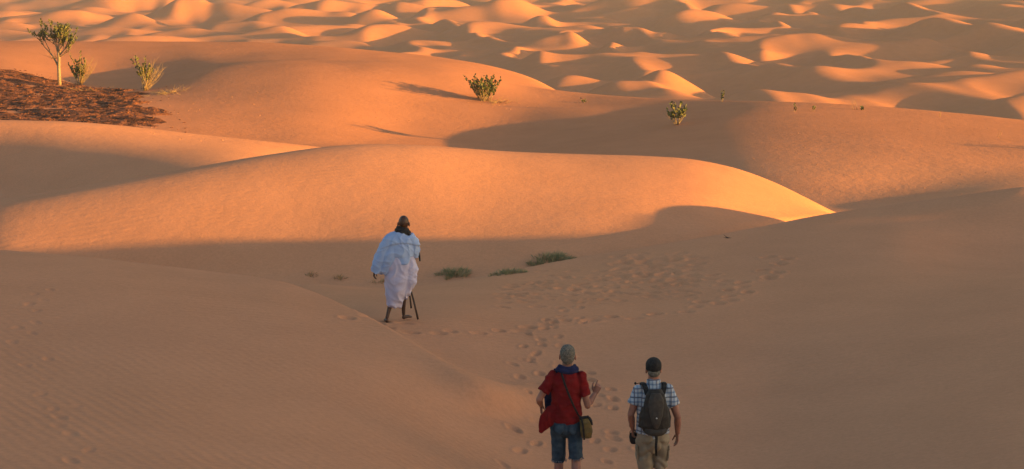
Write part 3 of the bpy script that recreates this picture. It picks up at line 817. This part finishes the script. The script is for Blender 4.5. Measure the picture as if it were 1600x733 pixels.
    tube(bm, [(wL[0] - .006, wL[1] - .005, wL[2] + .035), (wL[0] - .004, wL[1], wL[2] + .015)], [.034, .033], 16)
    bm_obj('wristband', bm, M_BLACK, P)
    # backpack
    def pack(bm):
        tube(bm, [(0, -.175, 1.455), (0, -.195, 1.41), (0, -.210, 1.30), (0, -.222, 1.18), (0, -.220, 1.08), (0, -.195, 1.01)],
             [(.075, .055), (.105, .075), (.135, .090), (.158, .100), (.165, .100), (.135, .070)], 24)
        for s in (-1, 1):
            tube(bm, [(s * .125, -.17, 1.26), (s * .150, -.175, 1.16), (s * .155, -.17, 1.05)], [(.03, .045), (.036, .055), (.03, .05)], 12)
    B = sculpt('backpack', pack, M_TAUPE2, P, .008, 3, wrinkles(.005, 12, seed=9))
    def panel(bm):
        tube(bm, [(0, -.262, 1.435), (0, -.285, 1.38), (0, -.302, 1.30), (0, -.318, 1.20), (0, -.322, 1.12), (0, -.315, 1.07)],
             [(.055, .02), (.085, .03), (.088, .034), (.070, .034), (.045, .03), (.018, .02)], 18)
    sculpt('front_panel', panel, M_TAUPE, B, .007, 3, wrinkles(.004, 14, seed=2))
    def low(bm):
        tube(bm, [(-.115, -.26, 1.04), (-.06, -.285, 1.025), (0, -.292, 1.02), (.06, -.285, 1.025), (.115, -.26, 1.04)], [(.030, .035), (.036, .042), (.036, .045), (.036, .042), (.030, .035)], 14, side=(0, 1, 0))
    sculpt('lower_pouch', low, M_TAUPE, B, .007, 3, wrinkles(.004, 14, seed=7))
    bm = bmesh.new(); ball(bm, (.0, -.352, 1.19), (.010, .006, .008), 10); bm_obj('buckle', bm, M_METAL, B)
    bm = bmesh.new()
    tube(bm, [(0.0, -.285, 1.03), (.008, -.30, .95), (.004, -.295, .86), (.012, -.285, .76)], [(.019, .004), (.016, .003), (.015, .003), (.013, .003)], 8)
    bm_obj('hanging_strap', bm, M_BLACK, B)
    for s in (-1, 1):
        def st(bm):
            a = [(s * .085, -.165, 1.40), (s * .105, -.13, 1.46), (s * .118, -.05, 1.492), (s * .122, .05, 1.478), (s * .125, .13, 1.38), (s * .135, .145, 1.22), (s * .165, .08, 1.08), (s * .165, -.10, 1.03)]
            tube(bm, a, [(.034, .012)] * 6 + [(.018, .008)] * 2, 12)
        sculpt('shoulder_strap', st, M_BLACK, B, .007, 2)
    bm = bmesh.new(); ball(bm, (-.205, .04, 1.475), (.014, .014, .015), 12)
    tube(bm, [(-.205, .04, 1.47), (-.16, .05, 1.475), (-.13, .05, 1.48)], [.004, .004, .004], 6)
    bm_obj('strap_toggle', bm, M_BLACK, B)
    shoe('shoe', aL, (-.02, .16, -.03), M_SOLE, P); shoe('shoe', aR, (.02, .17, 0), M_SOLE, P)
    # the black pouch in his left hand: a thing of its own
    px, py = P.location.x, P.location.y
    Q = empty('camera_pouch', (px - .197, py + .07, P.location.z + .83), math.radians(2))
    tag(Q, 'small black camera pouch held in the left hand of the backpack man', 'pouch')
    def pouch(bm):
        tube(bm, [(0, 0, .0), (-.005, 0, .03), (-.015, .01, .09), (-.02, .01, .125)], [(.035, .028), (.05, .036), (.048, .036), (.03, .02)], 14)
    sculpt('pouch_body', pouch, M_BLACK, Q, .006, 3)
    bm = bmesh.new(); tube(bm, [(.02, 0, .10), (.015, .0, .145), (-.02, 0, .165), (-.05, 0, .145), (-.055, 0, .10)], [.004] * 5, 6)
    bm_obj('wrist_loop', bm, M_BLACK, Q)
    return P

# ------------------------------------------------------------------ the robed man
def robed_man():
    x, y = place(619, 496, 28.9)
    P = empty('person', (x, y, ground(x, y)), math.radians(0))
    P.scale = (1.0, 1.0, 1.06)
    tag(P, 'barefoot bald man in pale blue robe and black scarf walking on the sand', 'person')
    HC = (.140, .10, 1.575); look = (.12, 1, -.45)
    kL, aL = (-.045, .02, .46), (-.145, -.16, .085)
    kR, aR = (.12, .14, .47), (.12, .12, .085)
    wL = (-.355, -.02, .83)
    def body(bm):
        limb(bm, [(0.02, -.02, .90), (.03, -.02, 1.02), (.05, 0, 1.15), (.08, .02, 1.28), (.105, .035, 1.37), (.115, .05, 1.43)],
             [(.155, .11), (.145, .105), (.15, .10), (.165, .11), (.165, .10), (.09, .065)], 20)
        limb(bm, [(.115, .05, 1.41), (.125, .07, 1.48), (.132, .085, 1.54)], [.060, .054, .054])
        head_parts(bm, HC, look, 1.16)
        for sh, e, w in (((-.06, .03, 1.38), (-.25, -.03, 1.10), wL), ((.27, .04, 1.37), (.335, .06, 1.10), (.22, .26, 1.00))):
            sh = Vector(sh); ev = Vector(e); wv = Vector(w)
            limb(bm, [sh, sh.lerp(ev, .5), ev, ev.lerp(wv, .35), wv], [.052, .042, .036, .036, .026])
        hand(bm, wL, (-.15, 0, -1), (1, 0, 0), (.2, 1, 0), .7)
        hand(bm, (.22, .26, 1.00), (-.9, .3, -.2), (0, -.3, -1), (-.2, .4, 1), 1.4)
        leg(bm, (-.06, -.02, .90), kL, aL, (-.035, .15, 0), k=.85); leg(bm, (.11, 0, .90), kR, aR, (.13, .10, 0), k=.85)
    sculpt('body', body, M_DARKSKIN, P, .006, 3)
    eyes(HC, look, P, 1.16)
    def lower(bm):
        tube(bm, [(.07, .0, 1.15), (.06, 0, 1.0), (.05, .0, .85), (.035, -.01, .68), (.015, -.01, .50), (-.02, -.02, .36), (-.04, -.02, .25)],
             [(.21, .16), (.235, .19), (.245, .21), (.235, .22), (.20, .21), (.155, .19), (.125, .165)], 28)
        tube(bm, [(.22, .02, 1.05), (.25, .0, .85), (.24, -.01, .66), (.19, .0, .50)], [(.10, .12), (.13, .15), (.12, .15), (.07, .11)], 18)
        tube(bm, [(.20, .0, .70), (.14, .0, .50), (.10, .02, .40)], [(.12, .14), (.13, .15), (.10, .12)], 18)
    def lowf(p):
        kx, kz = .215, .72    # folds run from the gathered knot at the right hip down to the hem
        d = math.hypot(p.x - kx, p.z - kz) + .02; a = math.atan2(p.z - kz, p.x - kx)
        n = mnoise.noise(p * 3.1); n2 = mnoise.noise(p * 7 + Vector((4, 1, 2)))
        near = smooth(p.x, -.02, .14) * smooth(p.z, .40, .50)
        f = (1 - abs(math.sin(a * 4.5 + n * 4 + n2))) * .013 * min(1, d * 4) * near
        w = (p.x + .16 * (p.z - .7) * (p.z - .3) * 4) * 21 + n * 5.5 + p.y * 7
        f += ((1 - abs(math.sin(w))) ** 1.5 - .4) * .021 * smooth(p.z, 1.02, .8) * (1 - .75 * near)
        f += ((1 - abs(math.sin(p.z * 15 + p.x * 16 + n * 5))) - .4) * .007 + n2 * .006
        return f + .008 * math.exp(-(d / .05) ** 2)
    def smooth(v, a, b):
        t = min(max((v - a) / (b - a), 0), 1); return t * t * (3 - 2 * t)
    sculpt('lower_robe', lower, M_LAVENDER, P, .008, 8, lowf)
    def upper(bm):
        limb(bm, [(.12, .05, 1.425), (.10, .035, 1.39), (.08, .02, 1.30), (.07, .0, 1.18), (.07, -.01, 1.06)],
             [(.11, .07), (.20, .115), (.245, .155), (.265, .18), (.26, .185)], 28)
        tube(bm, [(.02, .03, 1.40), (-.10, .01, 1.30), (-.20, -.02, 1.12), (-.28, -.03, .96), (-.325, -.03, .80)],
             [(.09, .10), (.115, .13), (.12, .15), (.115, .16), (.105, .15)], 20, side=(1, 0, 0))
        tube(bm, [(.0, .0, 1.25), (-.08, -.04, 1.05), (-.16, -.05, .88), (-.20, -.05, .79)], [(.14, .15), (.14, .17), (.11, .14), (.09, .11)], 20)
        tube(bm, [(.22, .04, 1.39), (.30, .05, 1.26), (.325, .06, 1.13), (.33, .07, 1.04)], [(.08, .09), (.095, .12), (.10, .13), (.07, .10)], 18)
        tube(bm, [(.10, -.06, 1.15), (.12, -.10, 1.03), (.15, -.12, .95), (.18, -.12, .90)], [(.20, .10), (.16, .09), (.10, .08), (.03, .05)], 20)
    def upf(p):
        n = mnoise.noise(p * 3.5)
        q = p.x * .75 - p.z * .65
        n2 = mnoise.noise(p * 8 + Vector((2, 5, 1)))
        f = ((1 - abs(math.sin(q * 17 + n * 5))) ** 1.4 - .4) * .012 + ((1 - abs(math.sin((p.x * .5 + p.z * .85) * 13 + n * 6 + 2))) ** 1.6 - .35) * .008 + n2 * .004
        # the shawl edge: a doubled fold that crosses the back
        e = p.z - (1.19 + .10 * math.sin((p.x + .25) * 4.2))
        f += .022 * smooth(e, -.012, .012) * smooth(p.x, -.30, -.18) * smooth(e, .22, .05)
        return f
    sculpt('upper_robe', upper, M_PALEBLUE, P, .008, 8, upf)
    def scarf(bm):
        c = Vector((.125, .055, 1.455))
        ring = [c + Vector((.105 * math.cos(a), .085 * math.sin(a), .035 * math.sin(a) * -1 * .2 + .02 * math.cos(a) * -1)) for a in [i * math.pi / 9 for i in range(19)]]
        for i in range(18): limb(bm, [ring[i], ring[i + 1]], [.036, .036], 10)
        ring = [Vector((c.x + (p.x - c.x) * .78, c.y + .01 + (p.y - c.y) * .8, p.z + .045)) for p in ring]
        for i in range(18): limb(bm, [ring[i], ring[i + 1]], [.028, .028], 10)
        limb(bm, [(.21, -.02, 1.45), (.25, .0, 1.41)], [.03, .02])
    sculpt('scarf', scarf, M_BLACK, P, .008, 3, wrinkles(.006, 18, (1, 1, 2), 2))
    def tail(bm):
        tube(bm, [(.30, .06, 1.30), (.385, .06, 1.16), (.405, .05, 1.06), (.415, .05, .97)], [(.015, .03), (.016, .035), (.018, .035), (.012, .03)], 10)
    sculpt('black_sash', tail, M_BLACK, P, .007, 2)
    # his two sticks: things of their own
    for (a, b, r, lab) in (((.12, .30, 1.02), (.385, .02, .02), .013, 'longer dark walking stick planted beside the robed man'),
                           ((.16, .27, .80), (.262, .10, .20), .011, 'shorter dark stick hanging at the knee of the robed man')):
        S = empty('walking_stick', (P.location.x + b[0] * .97, P.location.y + b[1], P.location.z + b[2]))
        tag(S, lab, 'stick')
        bm = bmesh.new(); v = Vector(a) - Vector(b)
        side = v.cross(Vector((0, 0, 1))).normalized()
        tube(bm, [v * 0 + Vector((0, 0, 0)), v * .3 + side * .008, v * .7 - side * .006, v], [r * 1.4, r * 1.25, r * 1.25, r * 1.4], 10)
        bm_obj('shaft', bm, M_WOODDARK, S)
        bm = bmesh.new(); limb(bm, [v, v * 1.03], [r * 1.5, r * 1.7], 10)
        bm_obj('handle', bm, M_WOODDARK, S)
    return P

red_man(); cap_man(); robed_man()

# ------------------------------------------------------------------ plants
M_BARK = mat('pale_bark', (.34, .26, .17), .9, .1, noise=(12, (.22, .16, .10), .35, .65))
M_LEAF = mat('grey_green_leaf', (.150, .150, .050), .7, .25, noise=(3, (.09, .11, .038), .35, .65))
M_LEAF2 = mat('deep_green_leaf', (.050, .075, .026), .7, .25, noise=(3, (.10, .115, .04), .35, .65))
M_DRY = mat('dry_straw', (.36, .25, .13), .9, .1, noise=(8, (.26, .17, .09), .35, .65))
M_GRASS = mat('grass_blade', (.19, .20, .10), .8, .15, noise=(9, (.34, .27, .15), .38, .6))

def leaf(bm, p, d, size, rnd):
    """one thick oval leaf, slightly folded along its rib"""
    d = d.normalized(); s = d.cross(Vector((rnd.gauss(0, 1), rnd.gauss(0, 1), rnd.gauss(0, 1))))
    if s.length < .01: s = Vector((1, 0, 0))
    s.normalize(); n = d.cross(s)
    L = size; W = size * .34
    c = [p, p + d * L * .3 + s * W, p + d * L * .75 + s * W * .85, p + d * L - n * L * .05, p + d * L * .75 - s * W * .85, p + d * L * .3 - s * W, p + d * L * .5 - n * L * .07]
    v = [bm.verts.new(q) for q in c]
    for a, b in ((0, 1), (1, 2), (2, 3), (3, 4), (4, 5), (5, 0)): bm.faces.new((v[a], v[b], v[6]))

def stem(bw, bl, p, d, L, r, rnd, lf, frm=0.4, dens=16, gravity=0.0, cluster=True):
    pts = [p]; rad = [r]; q = p.copy(); dd = d.normalized(); n = 5
    for i in range(n):
        dd = (dd + Vector((rnd.gauss(0, .12), rnd.gauss(0, .12), rnd.gauss(0, .06) + .05 - gravity))).normalized()
        q = q + dd * L / n; pts.append(q.copy()); rad.append(r * (1 - .75 * (i + 1) / n))
    tube(bw, pts, rad, 6)
    if lf:
        for k in range(dens):
            t = frm + (1 - frm) * (k + rnd.random()) / dens; i = min(int(t * n), n - 1); f = t * n - i
            c = pts[i].lerp(pts[i + 1], f)
            o = Vector((rnd.gauss(0, 1), rnd.gauss(0, 1), rnd.gauss(0, .5))).normalized()
            leaf(bl, c, dd * .55 + o * .8 + Vector((0, 0, .35)), lf * rnd.uniform(.65, 1.15), rnd)
    return pts[-1], dd

def shrub(name, label, cat, loc, H, n, spread, lf, seed, dens=16, r=.018, frm=.45, dry=0, dryside=1, mleaf=None, group=None, base=.12, lean=0.0):
    rnd = random.Random(seed)
    T = empty(name, loc); tag(T, label, cat, group)
    bw, bl = bmesh.new(), bmesh.new()
    for i in range(n):
        a = 6.283 * i / n + rnd.uniform(-.4, .4); k = spread * rnd.uniform(.35, 1.1)
        d = Vector((math.cos(a) * k + lean, math.sin(a) * k, 1))
        p = Vector((math.cos(a) * base * rnd.random(), math.sin(a) * base * rnd.random(), -.05))
        L = H * rnd.uniform(.55, 1.05) / max(.5, d.normalized().z) * .95
        e, dd = stem(bw, bl, p, d, L, r, rnd, lf, frm, dens)
        if rnd.random() < .7 and H > .9:
            m = p.lerp(e, rnd.uniform(.4, .6)); o = Vector((rnd.gauss(0, .6), rnd.gauss(0, .6), .8))
            stem(bw, bl, m, o, L * rnd.uniform(.25, .45), r * .5, rnd, lf, .25, int(dens * .7))
    bm_obj('stems', bw, M_BARK, T)
    bm_obj('foliage', bl, mleaf or M_LEAF, T, smooth=False)
    if dry:
        bd = bmesh.new()
        for i in range(dry):
            d = Vector((dryside * rnd.uniform(.15, 1.0), rnd.uniform(-.5, .5), 1))
            e, dd = stem(bd, None, Vector((rnd.uniform(-.05, .1), rnd.uniform(-.1, .1), -.03)), d, H * rnd.uniform(.5, .95), r * .45, rnd, 0)
            for q in range(2):
                stem(bd, None, e * rnd.uniform(.5, .9), d + Vector((rnd.gauss(0, .6), rnd.gauss(0, .4), 0)), H * .25, r * .25, rnd, 0)
        bm_obj('dry_twigs', bd, M_DRY, T)
    return T

def at(u, v, ymin):
    x, y, z = hit(u, v, ymin)
    return (x, y, z)

def small_tree():
    loc = at(93, 133, 78); rnd = random.Random(4)
    T = empty('small_tree', loc); tag(T, 'tallest pale-trunked desert tree above the brown rubble, sparse upright leaves', 'tree')
    s = loc[1] / 2700.0         # metres per photo pixel there
    bw, bl = bmesh.new(), bmesh.new()
    def X(u, v, d=0): return Vector(((u - 93) * s, d, (133 - v) * s))
    limb(bw, [X(93, 137), X(93, 120), X(93, 105), X(94, 90), X(93, 82)], [.125, .10, .095, .085, .07], 10)
    limb(bw, [X(93, 104), X(87, 94, .1), X(80, 84, .2)], [.07, .05, .04], 8)
    ends = [(X(93, 82), (.0, .1, 1.2)), (X(94, 90), (1.3, .1, .65)), (X(94, 86), (.9, -.3, .9)), (X(93, 84), (.35, -.4, 1.1)), (X(93, 84), (-.55, -.3, 1.0)), (X(93, 82), (-.35, .1, 1)), (X(93, 82), (.1, -.3, 1)), (X(93, 82), (.55, .2, .9)), (X(80, 84, .2), (-.3, .1, 1)), (X(94, 88), (.8, -.2, .75)),
            (X(93, 84), (-.15, .5, 1)), (X(80, 84, .2), (-.75, -.1, .8)), (X(94, 88), (.35, .45, 1))]
    for p, d in ends:
        L = rnd.uniform(.85, 1.35)
        e, dd = stem(bw, bl, p, Vector(d), L, .035, rnd, .12, .55, 12)
        for q in range(6):
            o = dd * .9 + Vector((rnd.gauss(0, .55), rnd.gauss(0, .45), rnd.uniform(.1, .6)))
            m = p.lerp(e, rnd.uniform(.45, 1.0))
            stem(bw, bl, m, o, rnd.uniform(.45, 1.05), .014, rnd, .125, .40, 17)
    bm_obj('trunk', bw, M_BARK, T); bm_obj('crown', bl, M_LEAF, T, smooth=False)
    bd = bmesh.new()
    for i in range(16):
        a = rnd.uniform(0, 1)
        stem(bd, None, X(80 + 12 * a, 92), Vector((rnd.uniform(-1, 1), rnd.gauss(0, .4), rnd.uniform(.1, .6))), rnd.uniform(.5, 1.0), .008, rnd, 0)
    bm_obj('dry_twigs', bd, M_DRY, T)
small_tree()
GA = 'leafy desert shrubs on the dunes'
shrub('shrub', 'leafy shrub with dry twigs beside the tallest tree on the brown rubble', 'shrub', at(124, 133, 78), 2.1, 12, .30, .14, 21, 24, .026, .35, 30, 1, group=GA)
shrub('shrub', 'shrub with bare pale legs at the right end of the brown rubble', 'shrub', at(226, 142, 78), 2.1, 8, .28, .14, 22, 24, .028, .45, 24, 1, group=GA)
shrub('shrub', 'dense dark green bush on the lit crest of the back dune, long thin shadow', 'shrub', at(757, 157, 70), 1.5, 26, .72, .135, 23, 24, .020, .25, 22, -1, M_LEAF2, GA, .35)
shrub('shrub', 'round-leaved green plant with forked pale stem on the shaded dune right of centre', 'shrub', at(1058, 195, 70), 1.12, 10, 1.0, .16, 24, 13, .025, .5, 3, -1, group=GA, base=.05, lean=-.15)
shrub('sapling', 'single leaning green sapling on the skyline ridge, right of the round-leaved plant', 'sapling', at(1127, 159, 60), .72, 3, .16, .12, 25, 12, .016, .3, 0, 1, M_LEAF2, 'small plants along the ridge', .05, .15)
shrub('seedling', 'low green seedling among pale clods right of the dense bush', 'seedling', at(913, 160, 60), .26, 5, .9, .10, 26, 6, .01, .2, 3, -1, M_LEAF2, 'small plants along the ridge', .1)
shrub('seedling', 'leftmost of the two tiny dark sprouts on the right ridge', 'seedling', at(1241, 175, 60), .50, 2, .15, .09, 27, 9, .01, .35, 1, 1, M_LEAF2, 'small plants along the ridge', .03, .2)
shrub('seedling', 'rightmost of the two tiny dark sprouts on the right ridge', 'seedling', at(1271, 174, 60), .46, 2, .20, .09, 28, 9, .01, .35, 2, -1, M_LEAF2, 'small plants along the ridge', .03, .1)
shrub('seedling', 'tiny bright green sprout on the ridge beside the tall dry stalks', 'seedling', at(1347, 172, 60), .30, 4, .22, .10, 29, 8, .01, .15, 0, 1, M_LEAF, 'small plants along the ridge', .04)
# the shrub just outside the frame whose shadow lies on the right dune
_gx, _gy = 29.5, 71.5
shrub('shrub', 'shrub past the right edge whose long shadow streaks the right dune', 'shrub', (_gx, _gy, ground(_gx, _gy)), 1.35, 12, .45, .15, 30, 14, .022, .35, 5, 1, M_LEAF2, GA, .25)

def stalks(name, label, loc, H, n, seed, sp=.25, group='dry grass stalks on the ridge'):
    rnd = random.Random(seed); bd = bmesh.new()
    for i in range(n):
        stem(bd, None, Vector((rnd.uniform(-sp, sp), rnd.uniform(-.1, .1), -.03)), Vector((rnd.uniform(-.25, .35), rnd.gauss(0, .15), 1)), H * rnd.uniform(.4, 1), .0075, rnd, 0)
    o = bm_obj(name, bd, M_DRY); o.location = loc; tag(o, label, 'dry grass', group)
stalks('dry_stalk', 'tall dry grass stalks on the ridge left of the bright green sprout', at(1336, 171, 60), .75, 5, 41, .12)
stalks('dry_stalk', 'curved dry grass stalks on the ridge at the far right', at(1467, 182, 60), .45, 5, 42, .1)
stalks('dry_stalk', 'lone pale dry stalk on the sunlit dune near the right edge', at(1561, 215, 60), .45, 3, 43, .06)

def litter_twigs(label, u, v, n, w, seed, ymin=60):
    rnd = random.Random(seed); loc = at(u, v, ymin); bd = bmesh.new()
    for i in range(n):
        x, y = rnd.gauss(0, w), rnd.gauss(0, w * .9)
        z = ground(loc[0] + x, loc[1] + y) - loc[2] + .01
        d = Vector((rnd.gauss(0, 1), rnd.gauss(0, .6), rnd.uniform(.05, .6)))
        stem(bd, None, Vector((x, y, z)), d, rnd.uniform(.2, .6), .010, rnd, 0)
        stem(bd, None, Vector((x * .3, y * .3, z * .3 + .02)), Vector((x, y, z + .05)), math.hypot(x, y) * .9 + .1, .007, rnd, 0)
    o = bm_obj('dry_brushwood', bd, M_DRY); o.location = loc; tag(o, label, kind='stuff')
litter_twigs('pale dry brushwood lying right of the shrub with bare legs', 264, 146, 34, .55, 51)
litter_twigs('pale dry twigs scattered at the right foot of the dense bush', 778, 160, 26, .45, 52)
litter_twigs('fallen pale twigs on the brown rubble left of the tallest tree foot', 135, 143, 26, .45, 53)

def tuft(label, u, v, W, H, n, seed, m=None, ymin=25):
    rnd = random.Random(seed); loc = at(u, v, ymin); bg_ = bmesh.new()
    for i in range(n):
        x, y = rnd.uniform(-1, 1), rnd.uniform(-1, 1)
        if x * x + y * y > 1 or mnoise.noise(Vector((x * 2.6 + seed, y * 2.2, 0))) + .32 - .45 * (x * x + y * y) < rnd.random() * .35: continue
        hh = H * (1 - .55 * (x * x + y * y)) * rnd.uniform(.5, 1.1)
        px, py = x * W / 2, y * W * .35
        z = ground(loc[0] + px, loc[1] + py) - loc[2] - .01
        d = Vector((x * .9 + rnd.gauss(0, .45) + .2, y * .6 + rnd.gauss(0, .35), 1)).normalized()
        p = Vector((px, py, z)); s = d.cross(Vector((rnd.gauss(0, 1), rnd.gauss(0, 1), .1))).normalized() * .005
        q = p + d * hh * .55; d2 = (d + Vector((d.x * .6, d.y * .6, -.35))).normalized(); e = q + d2 * hh * .5
        v_ = [bg_.verts.new(k) for k in (p - s, p + s, q + s * .8, q - s * .8, e)]
        bg_.faces.new(v_[:4]); bg_.faces.new((v_[3], v_[2], v_[4]))
    o = bm_obj('grass_tuft', bg_, m or M_GRASS, smooth=False); o.location = loc; tag(o, label, 'grass tuft', 'low grass tufts in the hollow')
tuft('largest and rightmost low green grass tuft in the hollow', 862, 410, 1.25, .26, 2600, 61)
tuft('middle green grass tuft between its two bigger neighbours in the hollow', 793, 428, .85, .19, 1500, 62)
tuft('green grass tuft in the hollow nearest the robed man', 710, 430, .90, .24, 1500, 63)
tuft('thin dry tuft left of the robed man, the nearer of two', 530, 436, .34, .20, 170, 64, M_DRY)
tuft('faint dry tuft farthest left in the hollow', 487, 431, .32, .18, 130, 65, M_DRY)
tuft('sparse pale dry grass just behind the knees of the robed man', 592, 441, .40, .18, 110, 66, M_DRY)
bd = bmesh.new(); _r = random.Random(3)
for _i in range(3): stem(bd, None, Vector((_i * .03, 0, 0)), Vector((-1, .2, .35 - _i * .2)), .16, .010, _r, 0)
o = bm_obj('twig', bd, M_WOODDARK); o.location = at(1139, 372, 25); tag(o, 'small dark twig lying near the crest of the right slope', 'twig')

# ------------------------------------------------------------------ brown rubble on the back dune and loose clods
def rubble():
    edge = [(-80, 96), (0, 106), (50, 117), (100, 129), (160, 137), (215, 140), (240, 158), (250, 178), (262, 196)]
    pts = [hit(u, v, 76)[:2] for u, v in edge]
    poly = [(p[0], p[1]) for p in pts] + [(pts[-1][0] - .5, 79.0), (-33, 79.0)]
    px = np.array([p[0] for p in poly]); py = np.array([p[1] for p in poly])
    step = .13
    xs = np.arange(px.min() - 1.5, px.max() + 1.5, step); ys = np.arange(78, py.max() + 1.5, step)
    X, Y = np.meshgrid(xs, ys)
    ins = np.zeros(X.shape, bool); dist = np.full(X.shape, 1e9)
    for i in range(len(poly)):
        x0, y0 = poly[i - 1]; x1, y1 = poly[i]
        c = ((y0 > Y) != (y1 > Y)) & (X < (x1 - x0) * (Y - y0) / (y1 - y0 + 1e-9) + x0); ins ^= c
        t = np.clip(((X - x0) * (x1 - x0) + (Y - y0) * (y1 - y0)) / ((x1 - x0) ** 2 + (y1 - y0) ** 2), 0, 1)
        dist = np.minimum(dist, np.hypot(X - x0 - t * (x1 - x0), Y - y0 - t * (y1 - y0)))
    sd = np.where(ins, dist, -dist)
    G = np.array([[ground(float(a), float(b)) for a in xs] for b in ys])
    n1 = vnoise(X / .9 + .4 * Y, Y / .55, 31); n2 = vnoise(X / .33, Y / .30, 32); n3 = vnoise(X / 2.6, Y / 1.3, 33)
    k = smooth01((sd + 1.2 * n1 + 1.6 * n3) / .9)
    lump = .10 * (1 - 2 * np.abs(n1)) + .14 * np.maximum(n2, -.1) + .12 * n3
    streak = smooth01((np.abs(vnoise(X / 2.4 + 7, Y / .5, 35)) - .015) / .06)
    Z = G - .06 + k * (lump * (.55 + .45 * streak) * .8 + .03 * streak + .035)
    W = len(xs); Hh = len(ys)
    keep = (sd > -2.0)
    me = bpy.data.meshes.new('brown_rubble'); vv = np.stack([X, Y, Z], -1).reshape(-1, 3)
    fs = [(j * W + i, j * W + i + 1, (j + 1) * W + i + 1, (j + 1) * W + i) for j in range(Hh - 1) for i in range(W - 1) if keep[j, i]]
    me.from_pydata(vv.tolist(), [], fs)
    bm = bmesh.new(); bm.from_mesh(me); bmesh.ops.delete(bm, geom=[v for v in bm.verts if not v.link_faces], context='VERTS')
    rnd = random.Random(8); pk = np.argwhere(k > .6); pe = np.argwhere((sd > -1.6) & (k < .3))
    for q in range(170):      # stones thinning out into the sand
        j, i = pe[rnd.randrange(len(pe))]; r = rnd.uniform(.025, .07)
        bmesh.ops.create_icosphere(bm, subdivisions=1, radius=1, matrix=Matrix.Translation((X[j, i], Y[j, i], G[j, i])) @ Matrix.Rotation(rnd.random() * 6, 4, 'Z') @ Matrix.Diagonal((r * rnd.uniform(.8, 1.8), r, r * .6, 1)))
    for q in range(450):      # loose stones
        j, i = pk[rnd.randrange(len(pk))]; r = rnd.uniform(.03, .085)
        bmesh.ops.create_icosphere(bm, subdivisions=1, radius=1, matrix=Matrix.Translation((X[j, i], Y[j, i], Z[j, i] + r * .2)) @ Matrix.Rotation(rnd.random() * 6, 4, 'Z') @ Matrix.Diagonal((r * rnd.uniform(.8, 1.8), r, r * .7, 1)))
    bm.to_mesh(me); bm.free()
    m = mat('brown_rubble', (.20, .080, .044), 1.0, .05, noise=(2.0, (.062, .030, .022), .44, .60), bump=(8, 1.0, .09))
    o = bpy.data.objects.new('brown_rubble', me); COL.objects.link(o); me.materials.append(m)
    tag(o, 'dark reddish brown stony rubble at the upper left edge', kind='stuff')
rubble()
def clods():
    rnd = random.Random(12); bm = bmesh.new()
    def one(u, v, r):
        x, y, z = hit(u, v, 60)
        bmesh.ops.create_icosphere(bm, subdivisions=1, radius=1, matrix=Matrix.Translation((x, y, z - r * .1)) @ Matrix.Rotation(rnd.random() * 6, 4, 'Z') @ Matrix.Diagonal((r * rnd.uniform(.9, 1.6) * .75, r * .75, r * .33, 1)))
    for i in range(70): one(rnd.uniform(230, 420), rnd.uniform(140, 222), rnd.uniform(.025, .085))
    for i in range(25): one(rnd.gauss(790, 25), rnd.gauss(163, 4), rnd.uniform(.03, .09))
    for i in range(12): one(rnd.gauss(905, 12), rnd.gauss(160, 2), rnd.uniform(.03, .07))
    for i in range(90): one(rnd.gauss(1330, 120), rnd.uniform(196, 305), rnd.uniform(.02, .055))
    for i in range(40): one(rnd.uniform(420, 720), rnd.uniform(165, 226), rnd.uniform(.02, .06))
    for i in range(30): one(rnd.gauss(345, 50), rnd.gauss(80, 5), rnd.uniform(.03, .08))
    o = bm_obj('sand_clods', bm, mat('caked_sand', (.44, .21, .11), 1.0, .0), None)
    tag(o, 'small caked sand clods scattered over the back dunes', kind='stuff')
clods()

# ------------------------------------------------------------------ evening dust in the air
def haze():
    bm = bmesh.new()
    bmesh.ops.create_cube(bm, size=1, matrix=Matrix.Translation((0, 0, (HT + HB) / 2)) @ Matrix.Diagonal((15800, 15800, HT - HB, 1)))
    m = bpy.data.materials.new('haze'); m.use_nodes = True; n = m.node_tree.nodes; n.clear()
    o_ = n.new('ShaderNodeOutputMaterial'); v = n.new('ShaderNodeVolumePrincipled')
    v.inputs['Color'].default_value = (.88, .86, .90, 1); v.inputs['Density'].default_value = HAZE; v.inputs['Anisotropy'].default_value = 0.3
    m.node_tree.links.new(v.outputs[0], o_.inputs['Volume'])
    o = bm_obj('haze', bm, m, smooth=False); tag(o, 'thin pale evening dust in the air over the dunes', kind='stuff')
HAZE = 0.00020
HT = float(GZ.max()) + 1.5; HB = float(GZ.min()) - 1.0
haze()
